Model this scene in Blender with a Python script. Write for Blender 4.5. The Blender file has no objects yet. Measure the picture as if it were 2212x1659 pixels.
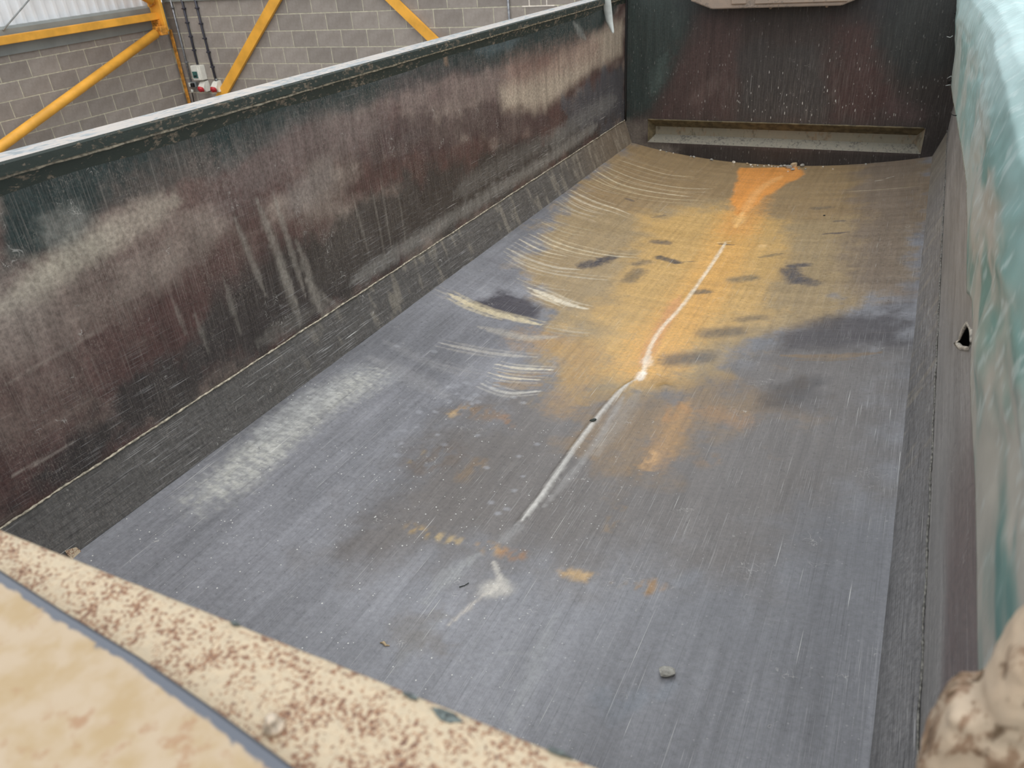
import bpy, bmesh, math, random
import numpy as np
from mathutils import Matrix, Vector
random.seed(7); np.random.seed(7)
C = bpy.context.scene.collection
scene = bpy.context.scene
H = 2.95                       # eye height above the shed floor; all coordinates below are written from eye level

# ---------------------------------------------------------------- camera
cam_data = bpy.data.cameras.new('camera')
cam_data.sensor_width = 36.0
cam_data.lens = 1668.0 / 2212.0 * 36.0
cam_data.clip_start = 0.02; cam_data.clip_end = 200
cam_data.dof.use_dof = True
cam_data.dof.focus_distance = 3.2
cam_data.dof.aperture_fstop = 6.0
cam = bpy.data.objects.new('camera', cam_data); C.objects.link(cam)
cam.matrix_world = Matrix(((0.89556869, -0.17128988, 0.41062938, 0),
                           (0.44017612, 0.47556372, -0.76163254, 0),
                           (-0.06482049, 0.86284351, 0.5012977, H),
                           (0, 0, 0, 1)))
scene.camera = cam

# ---------------------------------------------------------------- light
world = bpy.data.worlds.new('overcast'); scene.world = world
world.use_nodes = True
bg = world.node_tree.nodes['Background']
bg.inputs[0].default_value = (0.94, 0.97, 1.0, 1)
bg.inputs[1].default_value = 1.25
sun_data = bpy.data.lights.new('soft_daylight', 'SUN')
sun_data.energy = 1.0; sun_data.angle = math.radians(50); sun_data.color = (1.0, 0.97, 0.92)
sun = bpy.data.objects.new('soft_daylight', sun_data); C.objects.link(sun)
sun.location = (3, -4, 8)
sun.rotation_euler = Vector((-0.32, 0.42, -0.85)).to_track_quat('-Z', 'Y').to_euler()
scene.view_settings.view_transform = 'Standard'
scene.view_settings.look = 'None'
scene.view_settings.exposure = 0.08
scene.view_settings.gamma = 1.0
scene.view_settings.use_curve_mapping = False

# ---------------------------------------------------------------- marks measured on the worn plates (metres)
FLOOR_MARKS=[('p', [[-1.397, 1.302], [-1.374, 2.13], [-1.223, 2.68], [-0.668, 2.877], [-0.174, 3.329], [0.164, 3.063], [0.146, 2.275], [-0.217, 1.635], [-0.716, 1.509]], 0.3, (101, 94, 88), 0.75, 0.1),
 ('p', [[-2.045, 6.203], [-2.014, 5.28], [-1.936, 4.265], [-1.819, 3.612], [-1.586, 3.228], [-1.402, 3.04], [-1.256, 2.757], [-1.133, 2.426], [-0.948, 2.461], [-0.735, 2.571], [-0.539, 2.823], [-0.446, 3.107], [-0.249, 3.324], [-0.11, 3.644], [0.089, 3.857], [0.116, 5.219], [0.137, 6.214], [-0.889, 6.368]], 0.16, (160, 136, 94), 0.92, 0.1),
 ('p', [[-2.045, 6.203], [-2.014, 5.28], [-1.958, 4.538], [-1.591, 4.667], [-1.083, 5.185], [-0.813, 4.754], [-0.349, 4.872], [0.12, 4.683], [0.137, 6.214], [-0.889, 6.368]], 0.22, (146, 121, 84), 0.85, 0.08),
 ('p', [[-0.316, 6.255], [-0.237, 4.77], [-0.182, 3.761], [0.099, 3.63], [0.124, 4.936], [0.137, 6.214]], 0.2, (124, 109, 94), 0.92, 0.08),
 ('p', [[-1.422, 4.622], [-1.283, 3.928], [-1.237, 3.288], [-1.176, 2.888], [-1.01, 2.68], [-0.793, 2.631], [-0.69, 2.961], [-0.531, 3.34], [-0.497, 4.144], [-0.668, 4.87], [-1.06, 5.085]], 0.22, (196, 156, 86), 0.85, 0.1),
 ('s', [[-0.886, 4.833], [-0.83, 4.089], [-0.829, 3.495], [-0.855, 3.106], [-0.84, 2.783]], 0.13, (214, 158, 70), 0.8, 0.9),
 ('s', [[-0.914, 5.575], [-0.857, 4.565]], 0.1, (214, 150, 68), 0.8, 0.9),
 ('p', [[-1.141, 5.997], [-1.025, 5.204], [-0.908, 4.828], [-0.87, 4.837], [-0.832, 5.305], [-0.656, 5.888], [-0.739, 6.107]], 0.03, (224, 146, 50), 0.95, 0.015),
 ('s', [[-0.801, 5.841], [-0.892, 5.462], [-0.89, 4.909]], 0.03, (236, 172, 92), 0.8, 0.9),
 ('s', [[-0.892, 4.929], [-0.875, 4.65]], 0.035, (240, 190, 110), 0.7, 0.9),
 ('p', [[-0.948, 2.461], [-0.77, 2.56], [-0.513, 2.708], [-0.258, 2.647], [-0.314, 2.498], [-0.506, 2.259], [-0.656, 2.094], [-0.817, 2.161]], 0.25, (140, 112, 72), 0.6, 0.15),
 ('s', [[-0.613, 2.531], [-0.604, 2.14], [-0.633, 2.073]], 0.05, (176, 132, 72), 0.6, 1.0),
 ('s', [[-1.394, 2.811], [-1.162, 2.798], [-1.083, 2.652]], 0.1, (172, 132, 72), 0.7, 1.0),
 ('s', [[-1.058, 2.343], [-1.071, 2.572]], 0.07, (160, 124, 70), 0.6, 1.0),
 ('s', [[-0.497, 2.491], [-0.386, 2.449]], 0.05, (160, 120, 76), 0.5, 1.0),
 ('s', [[-1.498, 3.715], [-1.454, 3.783]], 0.042, (62, 60, 67), 1.0, 0.7),
 ('s', [[-1.44, 3.834], [-1.406, 3.905]], 0.038, (62, 60, 67), 1.0, 0.7),
 ('s', [[-1.161, 4.011], [-1.054, 3.978]], 0.028, (73, 72, 73), 0.97, 0.7),
 ('s', [[-1.047, 3.98], [-0.967, 4.021]], 0.016, (88, 83, 76), 0.72, 0.9),
 ('s', [[-1.258, 4.239], [-1.192, 4.251]], 0.034, (86, 81, 78), 0.87, 0.8),
 ('s', [[-1.208, 3.781], [-1.213, 3.642]], 0.045, (89, 83, 73), 0.77, 0.9),
 ('s', [[-0.458, 3.973], [-0.4, 3.841]], 0.05, (73, 73, 81), 0.97, 0.8),
 ('s', [[-0.457, 4.041], [-0.392, 4.065]], 0.028, (73, 73, 81), 0.92, 0.8),
 ('s', [[-0.37, 3.83], [-0.323, 3.807]], 0.04, (83, 80, 83), 0.82, 0.9),
 ('s', [[-0.705, 3.805], [-0.622, 3.853]], 0.04, (102, 97, 83), 0.82, 0.9),
 ('s', [[-0.644, 4.156], [-0.535, 4.228]], 0.028, (112, 102, 80), 0.72, 0.9),
 ('s', [[-0.367, 4.562], [-0.239, 4.585]], 0.022, (78, 73, 78), 0.97, 0.6),
 ('s', [[-0.328, 4.798], [-0.285, 4.802]], 0.014, (89, 83, 83), 0.82, 0.7),
 ('s', [[-0.845, 3.599], [-0.804, 3.623]], 0.028, (92, 89, 80), 0.87, 0.8),
 ('s', [[-0.898, 4.328], [-0.82, 4.331]], 0.018, (78, 75, 78), 0.92, 0.7),
 ('s', [[-1.25, 3.869], [-1.214, 3.922]], 0.03, (89, 84, 78), 0.72, 0.9),
 ('s', [[-1.396, 4.636], [-1.337, 4.724]], 0.025, (102, 94, 80), 0.62, 0.9),
 ('s', [[-1.65, 4.886], [-1.615, 4.878]], 0.018, (83, 76, 73), 0.72, 0.9),
 ('s', [[-0.479, 5.069], [-0.399, 5.084]], 0.03, (100, 92, 80), 0.62, 0.9),
 ('s', [[-0.677, 3.155], [-0.564, 3.2]], 0.05, (89, 84, 78), 0.82, 0.9),
 ('s', [[-0.763, 2.859], [-0.641, 2.928]], 0.055, (83, 81, 80), 0.87, 0.9),
 ('s', [[-0.571, 3.332], [-0.476, 3.375]], 0.03, (97, 89, 76), 0.72, 0.9),
 ('p', [[-1.803, 3.092], [-1.709, 3.214], [-1.472, 3.144], [-1.461, 3.01], [-1.577, 2.946], [-1.784, 2.959]], 0.07, (67, 65, 73), 0.97, 0.04),
 ('p', [[-0.425, 3.206], [-0.18, 3.379], [0.104, 3.524], [0.12, 3.148], [-0.145, 3.076], [-0.323, 3.057]], 0.12, (75, 72, 76), 0.92, 0.05),
 ('s', [[-0.332, 2.999], [-0.138, 3.013], [0.027, 3.055]], 0.02, (128, 105, 75), 0.87, 0.9),
 ('s', [[-0.272, 2.964], [-0.051, 2.994]], 0.012, (120, 100, 73), 0.72, 0.9),
 ('p', [[-0.342, 2.744], [-0.118, 2.834], [-0.153, 2.594], [-0.326, 2.564]], 0.1, (67, 65, 67), 0.72, 0.05),
 ('s', [[-2.001, 5.652], [-1.776, 5.604], [-1.572, 5.565], [-1.383, 5.606]], 0.0062, (206, 192, 160), 0.75, 0.9),
 ('s', [[-2.0, 5.556], [-1.772, 5.515], [-1.565, 5.481], [-1.386, 5.516]], 0.005, (206, 192, 160), 0.41, 0.9),
 ('s', [[-2.001, 5.736], [-1.768, 5.692], [-1.556, 5.654]], 0.005, (206, 192, 160), 0.34, 0.9),
 ('s', [[-2.006, 5.76], [-1.691, 5.701]], 0.0062, (170, 152, 122), 0.5, 0.9),
 ('s', [[-1.996, 5.671], [-1.694, 5.605]], 0.005, (170, 152, 122), 0.28, 0.9),
 ('s', [[-1.997, 5.856], [-1.688, 5.786]], 0.005, (170, 152, 122), 0.23, 0.9),
 ('s', [[-2.019, 5.429], [-1.73, 5.322], [-1.496, 5.305], [-1.321, 5.333], [-1.195, 5.391]], 0.0074, (206, 192, 160), 0.75, 0.9),
 ('s', [[-2.016, 5.342], [-1.724, 5.241], [-1.501, 5.22], [-1.322, 5.252], [-1.192, 5.311]], 0.0054, (206, 192, 160), 0.41, 0.9),
 ('s', [[-2.017, 5.512], [-1.719, 5.405], [-1.491, 5.381]], 0.0054, (206, 192, 160), 0.34, 0.9),
 ('s', [[-2.034, 5.285], [-1.815, 5.156], [-1.622, 5.128], [-1.447, 5.138], [-1.264, 5.156]], 0.0087, (214, 200, 166), 0.8, 0.9),
 ('s', [[-2.022, 5.208], [-1.813, 5.075], [-1.617, 5.052]], 0.0063, (214, 200, 166), 0.44, 0.9),
 ('s', [[-2.024, 5.372], [-1.81, 5.232], [-1.61, 5.206], [-1.441, 5.21], [-1.252, 5.229]], 0.0063, (214, 200, 166), 0.36, 0.9),
 ('s', [[-2.025, 5.132], [-1.826, 5.052], [-1.589, 5.026], [-1.394, 5.046], [-1.218, 5.1]], 0.0068, (206, 190, 150), 0.7, 0.9),
 ('s', [[-2.019, 5.054], [-1.816, 4.98], [-1.59, 4.949], [-1.392, 4.972], [-1.226, 5.021]], 0.005, (206, 190, 150), 0.39, 0.9),
 ('s', [[-2.02, 5.211], [-1.813, 5.133], [-1.583, 5.098]], 0.005, (206, 190, 150), 0.32, 0.9),
 ('s', [[-2.02, 5.005], [-1.855, 4.948], [-1.72, 4.944]], 0.0087, (188, 174, 150), 0.5, 0.9),
 ('s', [[-2.019, 4.925], [-1.85, 4.873], [-1.712, 4.874]], 0.0063, (188, 174, 150), 0.28, 0.9),
 ('s', [[-2.02, 5.076], [-1.848, 5.022], [-1.707, 5.021]], 0.0063, (188, 174, 150), 0.23, 0.9),
 ('s', [[-2.016, 4.792], [-1.833, 4.715], [-1.641, 4.664], [-1.541, 4.62]], 0.0087, (214, 202, 174), 0.8, 0.9),
 ('s', [[-2.008, 4.723], [-1.834, 4.642], [-1.639, 4.595], [-1.535, 4.556]], 0.0063, (214, 202, 174), 0.44, 0.9),
 ('s', [[-2.009, 4.866], [-1.832, 4.78], [-1.632, 4.73]], 0.0063, (214, 202, 174), 0.36, 0.9),
 ('s', [[-2.023, 4.72], [-1.849, 4.63], [-1.662, 4.599]], 0.0087, (210, 198, 172), 0.8, 0.9),
 ('s', [[-2.02, 4.648], [-1.842, 4.564], [-1.664, 4.529]], 0.0063, (210, 198, 172), 0.44, 0.9),
 ('s', [[-2.021, 4.788], [-1.84, 4.699], [-1.659, 4.661]], 0.0063, (210, 198, 172), 0.36, 0.9),
 ('s', [[-2.022, 4.636], [-1.843, 4.533], [-1.697, 4.525]], 0.0074, (196, 184, 160), 0.7, 0.9),
 ('s', [[-2.011, 4.572], [-1.841, 4.466], [-1.692, 4.461]], 0.0054, (196, 184, 160), 0.39, 0.9),
 ('s', [[-2.012, 4.709], [-1.839, 4.597], [-1.687, 4.591]], 0.0054, (196, 184, 160), 0.32, 0.9),
 ('s', [[-2.016, 4.537], [-1.864, 4.467], [-1.699, 4.447]], 0.0124, (186, 174, 150), 0.6, 0.9),
 ('s', [[-2.01, 4.471], [-1.855, 4.406], [-1.699, 4.381]], 0.009, (186, 174, 150), 0.33, 0.9),
 ('s', [[-2.011, 4.604], [-1.853, 4.535], [-1.694, 4.508]], 0.009, (186, 174, 150), 0.27, 0.9),
 ('s', [[-1.991, 4.361], [-1.843, 4.34]], 0.0087, (178, 168, 148), 0.5, 0.9),
 ('s', [[-1.99, 4.294], [-1.84, 4.278]], 0.0063, (178, 168, 148), 0.28, 0.9),
 ('s', [[-1.991, 4.419], [-1.837, 4.401]], 0.0063, (178, 168, 148), 0.23, 0.9),
 ('s', [[-1.959, 4.246], [-1.763, 4.218], [-1.646, 4.228]], 0.0074, (186, 172, 140), 0.5, 0.9),
 ('s', [[-1.952, 4.187], [-1.764, 4.155], [-1.644, 4.168]], 0.0054, (186, 172, 140), 0.28, 0.9),
 ('s', [[-1.952, 4.308], [-1.761, 4.273], [-1.638, 4.286]], 0.0054, (186, 172, 140), 0.23, 0.9),
 ('s', [[-1.952, 4.16], [-1.776, 4.103], [-1.661, 4.114]], 0.0081, (190, 178, 148), 0.55, 0.9),
 ('s', [[-1.95, 4.099], [-1.77, 4.048], [-1.664, 4.054]], 0.0059, (190, 178, 148), 0.3, 0.9),
 ('s', [[-1.95, 4.217], [-1.767, 4.162], [-1.659, 4.167]], 0.0059, (190, 178, 148), 0.25, 0.9),
 ('s', [[-1.908, 3.994], [-1.771, 3.939], [-1.605, 3.914], [-1.417, 3.922], [-1.28, 3.96]], 0.0087, (214, 200, 168), 0.75, 0.9),
 ('s', [[-1.9, 3.942], [-1.77, 3.883], [-1.601, 3.862]], 0.0063, (214, 200, 168), 0.41, 0.9),
 ('s', [[-1.899, 4.053], [-1.767, 3.991], [-1.595, 3.968], [-1.412, 3.97], [-1.269, 4.01]], 0.0063, (214, 200, 168), 0.34, 0.9),
 ('s', [[-1.942, 3.95], [-1.773, 3.889], [-1.617, 3.86], [-1.454, 3.871]], 0.0074, (206, 192, 160), 0.65, 0.9),
 ('s', [[-1.938, 3.896], [-1.766, 3.839], [-1.618, 3.806], [-1.451, 3.821]], 0.0054, (206, 192, 160), 0.36, 0.9),
 ('s', [[-1.937, 4.005], [-1.762, 3.946], [-1.612, 3.91]], 0.0054, (206, 192, 160), 0.29, 0.9),
 ('s', [[-1.952, 3.844], [-1.781, 3.782], [-1.628, 3.784]], 0.0087, (216, 204, 176), 0.8, 0.9),
 ('s', [[-1.952, 3.788], [-1.777, 3.731], [-1.622, 3.736]], 0.0063, (216, 204, 176), 0.44, 0.9),
 ('s', [[-1.951, 3.893], [-1.774, 3.833], [-1.616, 3.837]], 0.0063, (216, 204, 176), 0.36, 0.9),
 ('s', [[-1.956, 3.69], [-1.789, 3.633], [-1.631, 3.614], [-1.499, 3.65]], 0.0124, (204, 194, 172), 0.75, 0.9),
 ('s', [[-1.95, 3.641], [-1.79, 3.581], [-1.629, 3.566], [-1.494, 3.604]], 0.009, (204, 194, 172), 0.41, 0.9),
 ('s', [[-1.95, 3.742], [-1.788, 3.678], [-1.624, 3.662]], 0.009, (204, 194, 172), 0.34, 0.9),
 ('s', [[-1.919, 3.613], [-1.746, 3.54], [-1.561, 3.539], [-1.428, 3.565], [-1.324, 3.591]], 0.0087, (196, 186, 164), 0.65, 0.9),
 ('s', [[-1.917, 3.563], [-1.741, 3.494], [-1.564, 3.49]], 0.0063, (196, 186, 164), 0.36, 0.9),
 ('s', [[-1.916, 3.66], [-1.738, 3.588], [-1.558, 3.582], [-1.42, 3.61], [-1.31, 3.638]], 0.0063, (196, 186, 164), 0.29, 0.9),
 ('s', [[-1.75, 3.38], [-1.615, 3.348], [-1.447, 3.38]], 0.0074, (186, 176, 152), 0.5, 0.9),
 ('s', [[-1.743, 3.339], [-1.615, 3.303], [-1.445, 3.337]], 0.0054, (186, 176, 152), 0.28, 0.9),
 ('s', [[-1.74, 3.427], [-1.61, 3.39], [-1.437, 3.423]], 0.0054, (186, 176, 152), 0.23, 0.9),
 ('s', [[-1.639, 3.308], [-1.515, 3.268], [-1.397, 3.229], [-1.288, 3.219]], 0.0234, (222, 212, 188), 0.9, 0.8),
 ('s', [[-1.637, 3.265], [-1.51, 3.229], [-1.4, 3.187]], 0.0117, (222, 212, 188), 0.5, 0.8),
 ('s', [[-1.632, 3.351], [-1.503, 3.312], [-1.391, 3.268], [-1.276, 3.258]], 0.0117, (222, 212, 188), 0.41, 0.8),
 ('s', [[-1.595, 3.247], [-1.452, 3.212]], 0.0124, (200, 190, 168), 0.6, 0.9),
 ('s', [[-1.598, 3.203], [-1.452, 3.172]], 0.009, (200, 190, 168), 0.33, 0.9),
 ('s', [[-1.592, 3.286], [-1.444, 3.252]], 0.009, (200, 190, 168), 0.27, 0.9),
 ('s', [[-1.954, 3.024], [-1.789, 2.978], [-1.609, 2.961], [-1.422, 2.966]], 0.0234, (214, 198, 158), 0.9, 0.8),
 ('s', [[-1.949, 2.986], [-1.79, 2.938], [-1.608, 2.923]], 0.0117, (214, 198, 158), 0.5, 0.8),
 ('s', [[-1.948, 3.064], [-1.788, 3.014], [-1.602, 2.997], [-1.41, 3.004]], 0.0117, (214, 198, 158), 0.41, 0.8),
 ('s', [[-2.029, 3.023], [-1.896, 2.999]], 0.0124, (180, 172, 158), 0.5, 0.9),
 ('s', [[-2.026, 2.983], [-1.891, 2.962]], 0.009, (180, 172, 158), 0.28, 0.9),
 ('s', [[-2.027, 3.062], [-1.89, 3.039]], 0.009, (180, 172, 158), 0.23, 0.9),
 ('s', [[-1.664, 2.81], [-1.535, 2.812], [-1.431, 2.817], [-1.312, 2.886]], 0.027, (172, 166, 154), 0.65, 0.9),
 ('s', [[-1.422, 2.955], [-1.275, 2.964], [-1.171, 2.99]], 0.0093, (176, 166, 146), 0.55, 0.9),
 ('s', [[-1.422, 2.918], [-1.273, 2.929], [-1.175, 2.953]], 0.0067, (176, 166, 146), 0.3, 0.9),
 ('s', [[-1.414, 2.991], [-1.263, 3.001], [-1.163, 3.024]], 0.0067, (176, 166, 146), 0.25, 0.9),
 ('s', [[-1.748, 2.589], [-1.612, 2.603], [-1.454, 2.633], [-1.306, 2.678]], 0.0124, (186, 180, 168), 0.65, 0.9),
 ('s', [[-1.749, 2.555], [-1.61, 2.571], [-1.451, 2.602]], 0.009, (186, 180, 168), 0.36, 0.9),
 ('s', [[-1.746, 2.619], [-1.606, 2.635], [-1.444, 2.666], [-1.299, 2.709]], 0.009, (186, 180, 168), 0.29, 0.9),
 ('s', [[-1.443, 2.544], [-1.349, 2.555], [-1.207, 2.604]], 0.0112, (212, 202, 178), 0.85, 0.9),
 ('s', [[-1.441, 2.514], [-1.353, 2.523], [-1.208, 2.573]], 0.0081, (212, 202, 178), 0.47, 0.9),
 ('s', [[-1.434, 2.575], [-1.345, 2.583], [-1.198, 2.633]], 0.0081, (212, 202, 178), 0.38, 0.9),
 ('s', [[-1.408, 2.492], [-1.317, 2.506], [-1.196, 2.57]], 0.0136, (146, 120, 84), 0.75, 0.9),
 ('s', [[-1.41, 2.461], [-1.316, 2.477], [-1.201, 2.538]], 0.0099, (146, 120, 84), 0.41, 0.9),
 ('s', [[-1.403, 2.52], [-1.308, 2.536], [-1.191, 2.597]], 0.0099, (146, 120, 84), 0.34, 0.9),
 ('s', [[-1.438, 2.468], [-1.34, 2.47], [-1.22, 2.505]], 0.0087, (216, 204, 178), 0.85, 0.9),
 ('s', [[-1.434, 2.44], [-1.343, 2.44], [-1.22, 2.476]], 0.0063, (216, 204, 178), 0.47, 0.9),
 ('s', [[-1.427, 2.499], [-1.335, 2.498], [-1.21, 2.534]], 0.0063, (216, 204, 178), 0.38, 0.9),
 ('s', [[-1.377, 2.411], [-1.281, 2.432], [-1.195, 2.471]], 0.0234, (150, 124, 88), 0.75, 0.9),
 ('s', [[-1.378, 2.382], [-1.279, 2.405], [-1.198, 2.441]], 0.0117, (150, 124, 88), 0.41, 0.9),
 ('s', [[-1.37, 2.439], [-1.27, 2.462], [-1.188, 2.498]], 0.0117, (150, 124, 88), 0.34, 0.9),
 ('s', [[-1.425, 2.379], [-1.385, 2.367], [-1.287, 2.362], [-1.175, 2.428]], 0.0112, (196, 192, 182), 0.75, 0.9),
 ('s', [[-1.429, 2.349], [-1.385, 2.339], [-1.285, 2.336], [-1.178, 2.399]], 0.0081, (196, 192, 182), 0.41, 0.9),
 ('s', [[-1.422, 2.405], [-1.378, 2.394], [-1.276, 2.39]], 0.0081, (196, 192, 182), 0.34, 0.9),
 ('s', [[-1.702, 2.432], [-1.544, 2.434], [-1.418, 2.448]], 0.0099, (150, 148, 148), 0.5, 0.9),
 ('s', [[-1.698, 2.403], [-1.546, 2.403], [-1.418, 2.419]], 0.0072, (150, 148, 148), 0.28, 0.9),
 ('s', [[-1.695, 2.463], [-1.541, 2.462], [-1.411, 2.477]], 0.0072, (150, 148, 148), 0.23, 0.9),
 ('s', [[-1.935, 2.322], [-1.727, 2.288], [-1.515, 2.229]], 0.045, (148, 148, 150), 0.5, 1.0),
 ('s', [[-1.965, 2.473], [-1.773, 2.434], [-1.542, 2.392]], 0.027, (140, 140, 142), 0.45, 1.0),
 ('s', [[-1.94, 2.197], [-1.789, 2.21]], 0.054, (150, 152, 156), 0.45, 1.0),
 ('d', [[-1.847, 2.195], [-1.898, 1.956], [-1.905, 1.718], [-1.884, 1.499], [-1.894, 1.315]], 0.075, (190, 190, 182), 0.8, 1.0),  # this band and the next: pale dust with floor sheen painted in
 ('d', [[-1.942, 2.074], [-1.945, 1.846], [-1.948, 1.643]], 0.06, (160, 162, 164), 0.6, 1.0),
 ('s', [[-0.909, 3.531], [-0.892, 3.119], [-0.868, 2.774]], 0.03, (196, 132, 90), 0.6, 0.9),
 ('s', [[-0.873, 4.391], [-0.866, 4.08], [-0.866, 3.637], [-0.871, 3.396], [-0.892, 3.119], [-0.879, 2.905], [-0.85, 2.737]], 0.009, (232, 220, 196), 0.85, 0.8),
 ('s', [[-0.869, 2.908], [-0.84, 2.719]], 0.024, (226, 208, 184), 0.8, 0.9),
 ('s', [[-0.842, 2.664], [-0.842, 2.714]], 0.017, (236, 230, 220), 0.9, 0.8),
 ('s', [[-0.852, 2.644], [-0.88, 2.543], [-0.898, 2.28], [-0.898, 2.009], [-0.895, 1.789], [-0.905, 1.636]], 0.01, (198, 196, 190), 0.85, 0.9),
 ('s', [[-0.857, 2.531], [-0.843, 2.233], [-0.847, 1.97], [-0.866, 1.761]], 0.014, (150, 148, 146), 0.6, 0.9),
 ('s', [[-0.81, 2.566], [-0.811, 2.294], [-0.812, 2.101]], 0.03, (146, 140, 132), 0.5, 1.0),
 ('s', [[-0.905, 1.636], [-0.915, 1.573]], 0.02, (150, 150, 150), 0.5, 1.0),
 ('s', [[-0.911, 4.348], [-0.851, 4.389]], 0.012, (240, 214, 160), 0.8, 0.8),
 ('f', [[-1.209, 1.506], [-1.142, 1.508]], 0.022, (164, 136, 84), 0.7, 1.0),
 ('f', [[-1.106, 1.505], [-1.051, 1.51]], 0.018, (176, 152, 106), 0.7, 1.0),
 ('f', [[-0.96, 1.521], [-0.911, 1.519]], 0.022, (172, 138, 92), 0.75, 1.0),
 ('f', [[-0.886, 1.516], [-0.837, 1.526]], 0.022, (150, 110, 72), 0.7, 1.0),
 ('f', [[-0.685, 1.511], [-0.609, 1.512]], 0.02, (180, 148, 100), 0.8, 1.0),
 ('f', [[-0.574, 1.511], [-0.438, 1.509]], 0.03, (120, 104, 82), 0.5, 1.0),
 ('f', [[-0.447, 1.516], [-0.432, 1.54]], 0.025, (164, 124, 70), 0.7, 1.0),
 ('f', [[-1.422, 2.124], [-1.386, 2.189]], 0.02, (180, 150, 104), 0.7, 1.0),
 ('f', [[-1.381, 2.18], [-1.285, 2.19]], 0.045, (128, 104, 80), 0.6, 1.0),
 ('f', [[-1.403, 1.796], [-1.392, 1.871]], 0.018, (158, 140, 104), 0.6, 1.0),
 ('f', [[-1.348, 1.816], [-1.31, 1.88]], 0.07, (104, 92, 82), 0.6, 1.0),
 ('f', [[-1.19, 1.802], [-1.177, 1.895]], 0.03, (132, 108, 78), 0.5, 1.0),
 ('f', [[-1.184, 2.148], [-1.228, 2.198]], 0.02, (150, 110, 72), 0.5, 1.0),
 ('f', [[-0.629, 2.088], [-0.625, 2.163]], 0.022, (186, 146, 96), 0.75, 1.0),
 ('f', [[-0.638, 1.723], [-0.629, 1.846]], 0.028, (132, 110, 82), 0.6, 1.0),
 ('f', [[-0.652, 2.413], [-0.621, 2.493]], 0.04, (164, 120, 70), 0.6, 1.0),
 ('f', [[-0.448, 2.156], [-0.425, 2.191]], 0.03, (128, 104, 78), 0.5, 1.0),
 ('s', [[-0.897, 1.47], [-0.843, 1.395], [-0.858, 1.344]], 0.014, (196, 190, 180), 0.75, 1.0),
 ('s', [[-0.828, 1.386], [-0.855, 1.365]], 0.03, (206, 200, 188), 0.75, 1.0),
 ('s', [[-0.863, 1.352], [-0.882, 1.278], [-0.9, 1.204]], 0.01, (192, 184, 174), 0.85, 0.9),
 ('s', [[-0.962, 1.481], [-0.983, 1.404], [-1.002, 1.33], [-1.003, 1.256]], 0.028, (158, 160, 160), 0.55, 1.0),
 ('s', [[-0.954, 1.018], [-0.956, 1.132], [-0.928, 1.231]], 0.025, (134, 134, 134), 0.5, 1.0),
 ('s', [[-0.616, 1.005], [-0.618, 1.11], [-0.634, 1.228], [-0.651, 1.342]], 0.022, (150, 152, 154), 0.5, 1.0),
 ('s', [[-0.727, 1.173], [-0.65, 1.206]], 0.014, (144, 146, 148), 0.5, 1.0),
 ('s', [[-0.799, 1.131], [-0.806, 1.194]], 0.012, (146, 148, 150), 0.5, 1.0),
 ('s', [[-0.871, 1.134], [-0.996, 1.149], [-0.952, 1.221]], 0.05, (112, 104, 94), 0.5, 1.0),
 ('s', [[-0.612, 0.947], [-0.664, 0.979]], 0.03, (128, 130, 134), 0.4, 1.0),
 ('s', [[-0.339, 1.618], [-0.365, 1.571]], 0.02, (124, 128, 136), 0.5, 1.0),
 ('s', [[-0.306, 1.197], [-0.293, 1.23]], 0.016, (120, 128, 138), 0.5, 1.0),
 ('s', [[-0.359, 1.15], [-0.352, 1.181]], 0.022, (120, 128, 138), 0.5, 1.0),
 ('s', [[-0.439, 1.149], [-0.391, 1.111]], 0.03, (116, 124, 134), 0.4, 1.0),
 ('s', [[-0.179, 5.641], [-0.138, 5.65]], 0.008, (232, 224, 206), 0.8, 0.8),
 ('s', [[-0.113, 5.686], [-0.071, 5.715]], 0.008, (232, 224, 206), 0.8, 0.8),
 ('s', [[-0.355, 5.428], [0.097, 5.409]], 0.006, (196, 180, 146), 0.6, 0.9),
 ('s', [[-1.891, 2.461], [-1.889, 2.462]], 0.012, (150, 152, 158), 0.6, 0.6),
 ('s', [[-1.73, 2.511], [-1.728, 2.512]], 0.013, (150, 152, 158), 0.6, 0.6),
 ('s', [[-1.533, 2.287], [-1.531, 2.288]], 0.014, (150, 152, 158), 0.6, 0.6),
 ('s', [[-1.511, 2.314], [-1.51, 2.315]], 0.016, (150, 152, 158), 0.6, 0.6),
 ('s', [[-1.485, 2.356], [-1.483, 2.357]], 0.014, (150, 152, 158), 0.6, 0.6),
 ('s', [[-1.469, 2.348], [-1.468, 2.349]], 0.012, (150, 152, 158), 0.6, 0.6),
 ('s', [[-1.479, 2.194], [-1.478, 2.195]], 0.015, (150, 152, 158), 0.6, 0.6),
 ('s', [[-1.438, 2.246], [-1.437, 2.246]], 0.012, (150, 152, 158), 0.6, 0.6),
 ('s', [[-1.412, 2.251], [-1.41, 2.252]], 0.013, (150, 152, 158), 0.6, 0.6),
 ('s', [[-1.404, 2.286], [-1.402, 2.287]], 0.014, (150, 152, 158), 0.6, 0.6),
 ('s', [[-1.373, 2.248], [-1.371, 2.249]], 0.012, (150, 152, 158), 0.6, 0.6),
 ('s', [[-1.479, 2.264], [-1.477, 2.265]], 0.01, (150, 152, 158), 0.6, 0.6),
 ('s', [[-1.389, 2.225], [-1.388, 2.225]], 0.009, (150, 152, 158), 0.6, 0.6),
 ('s', [[-1.388, 2.369], [-1.386, 2.37]], 0.012, (150, 152, 158), 0.6, 0.6),
 ('s', [[-1.354, 2.365], [-1.352, 2.366]], 0.01, (150, 152, 158), 0.6, 0.6),
 ('s', [[-1.332, 2.384], [-1.33, 2.385]], 0.011, (150, 152, 158), 0.6, 0.6),
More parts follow.
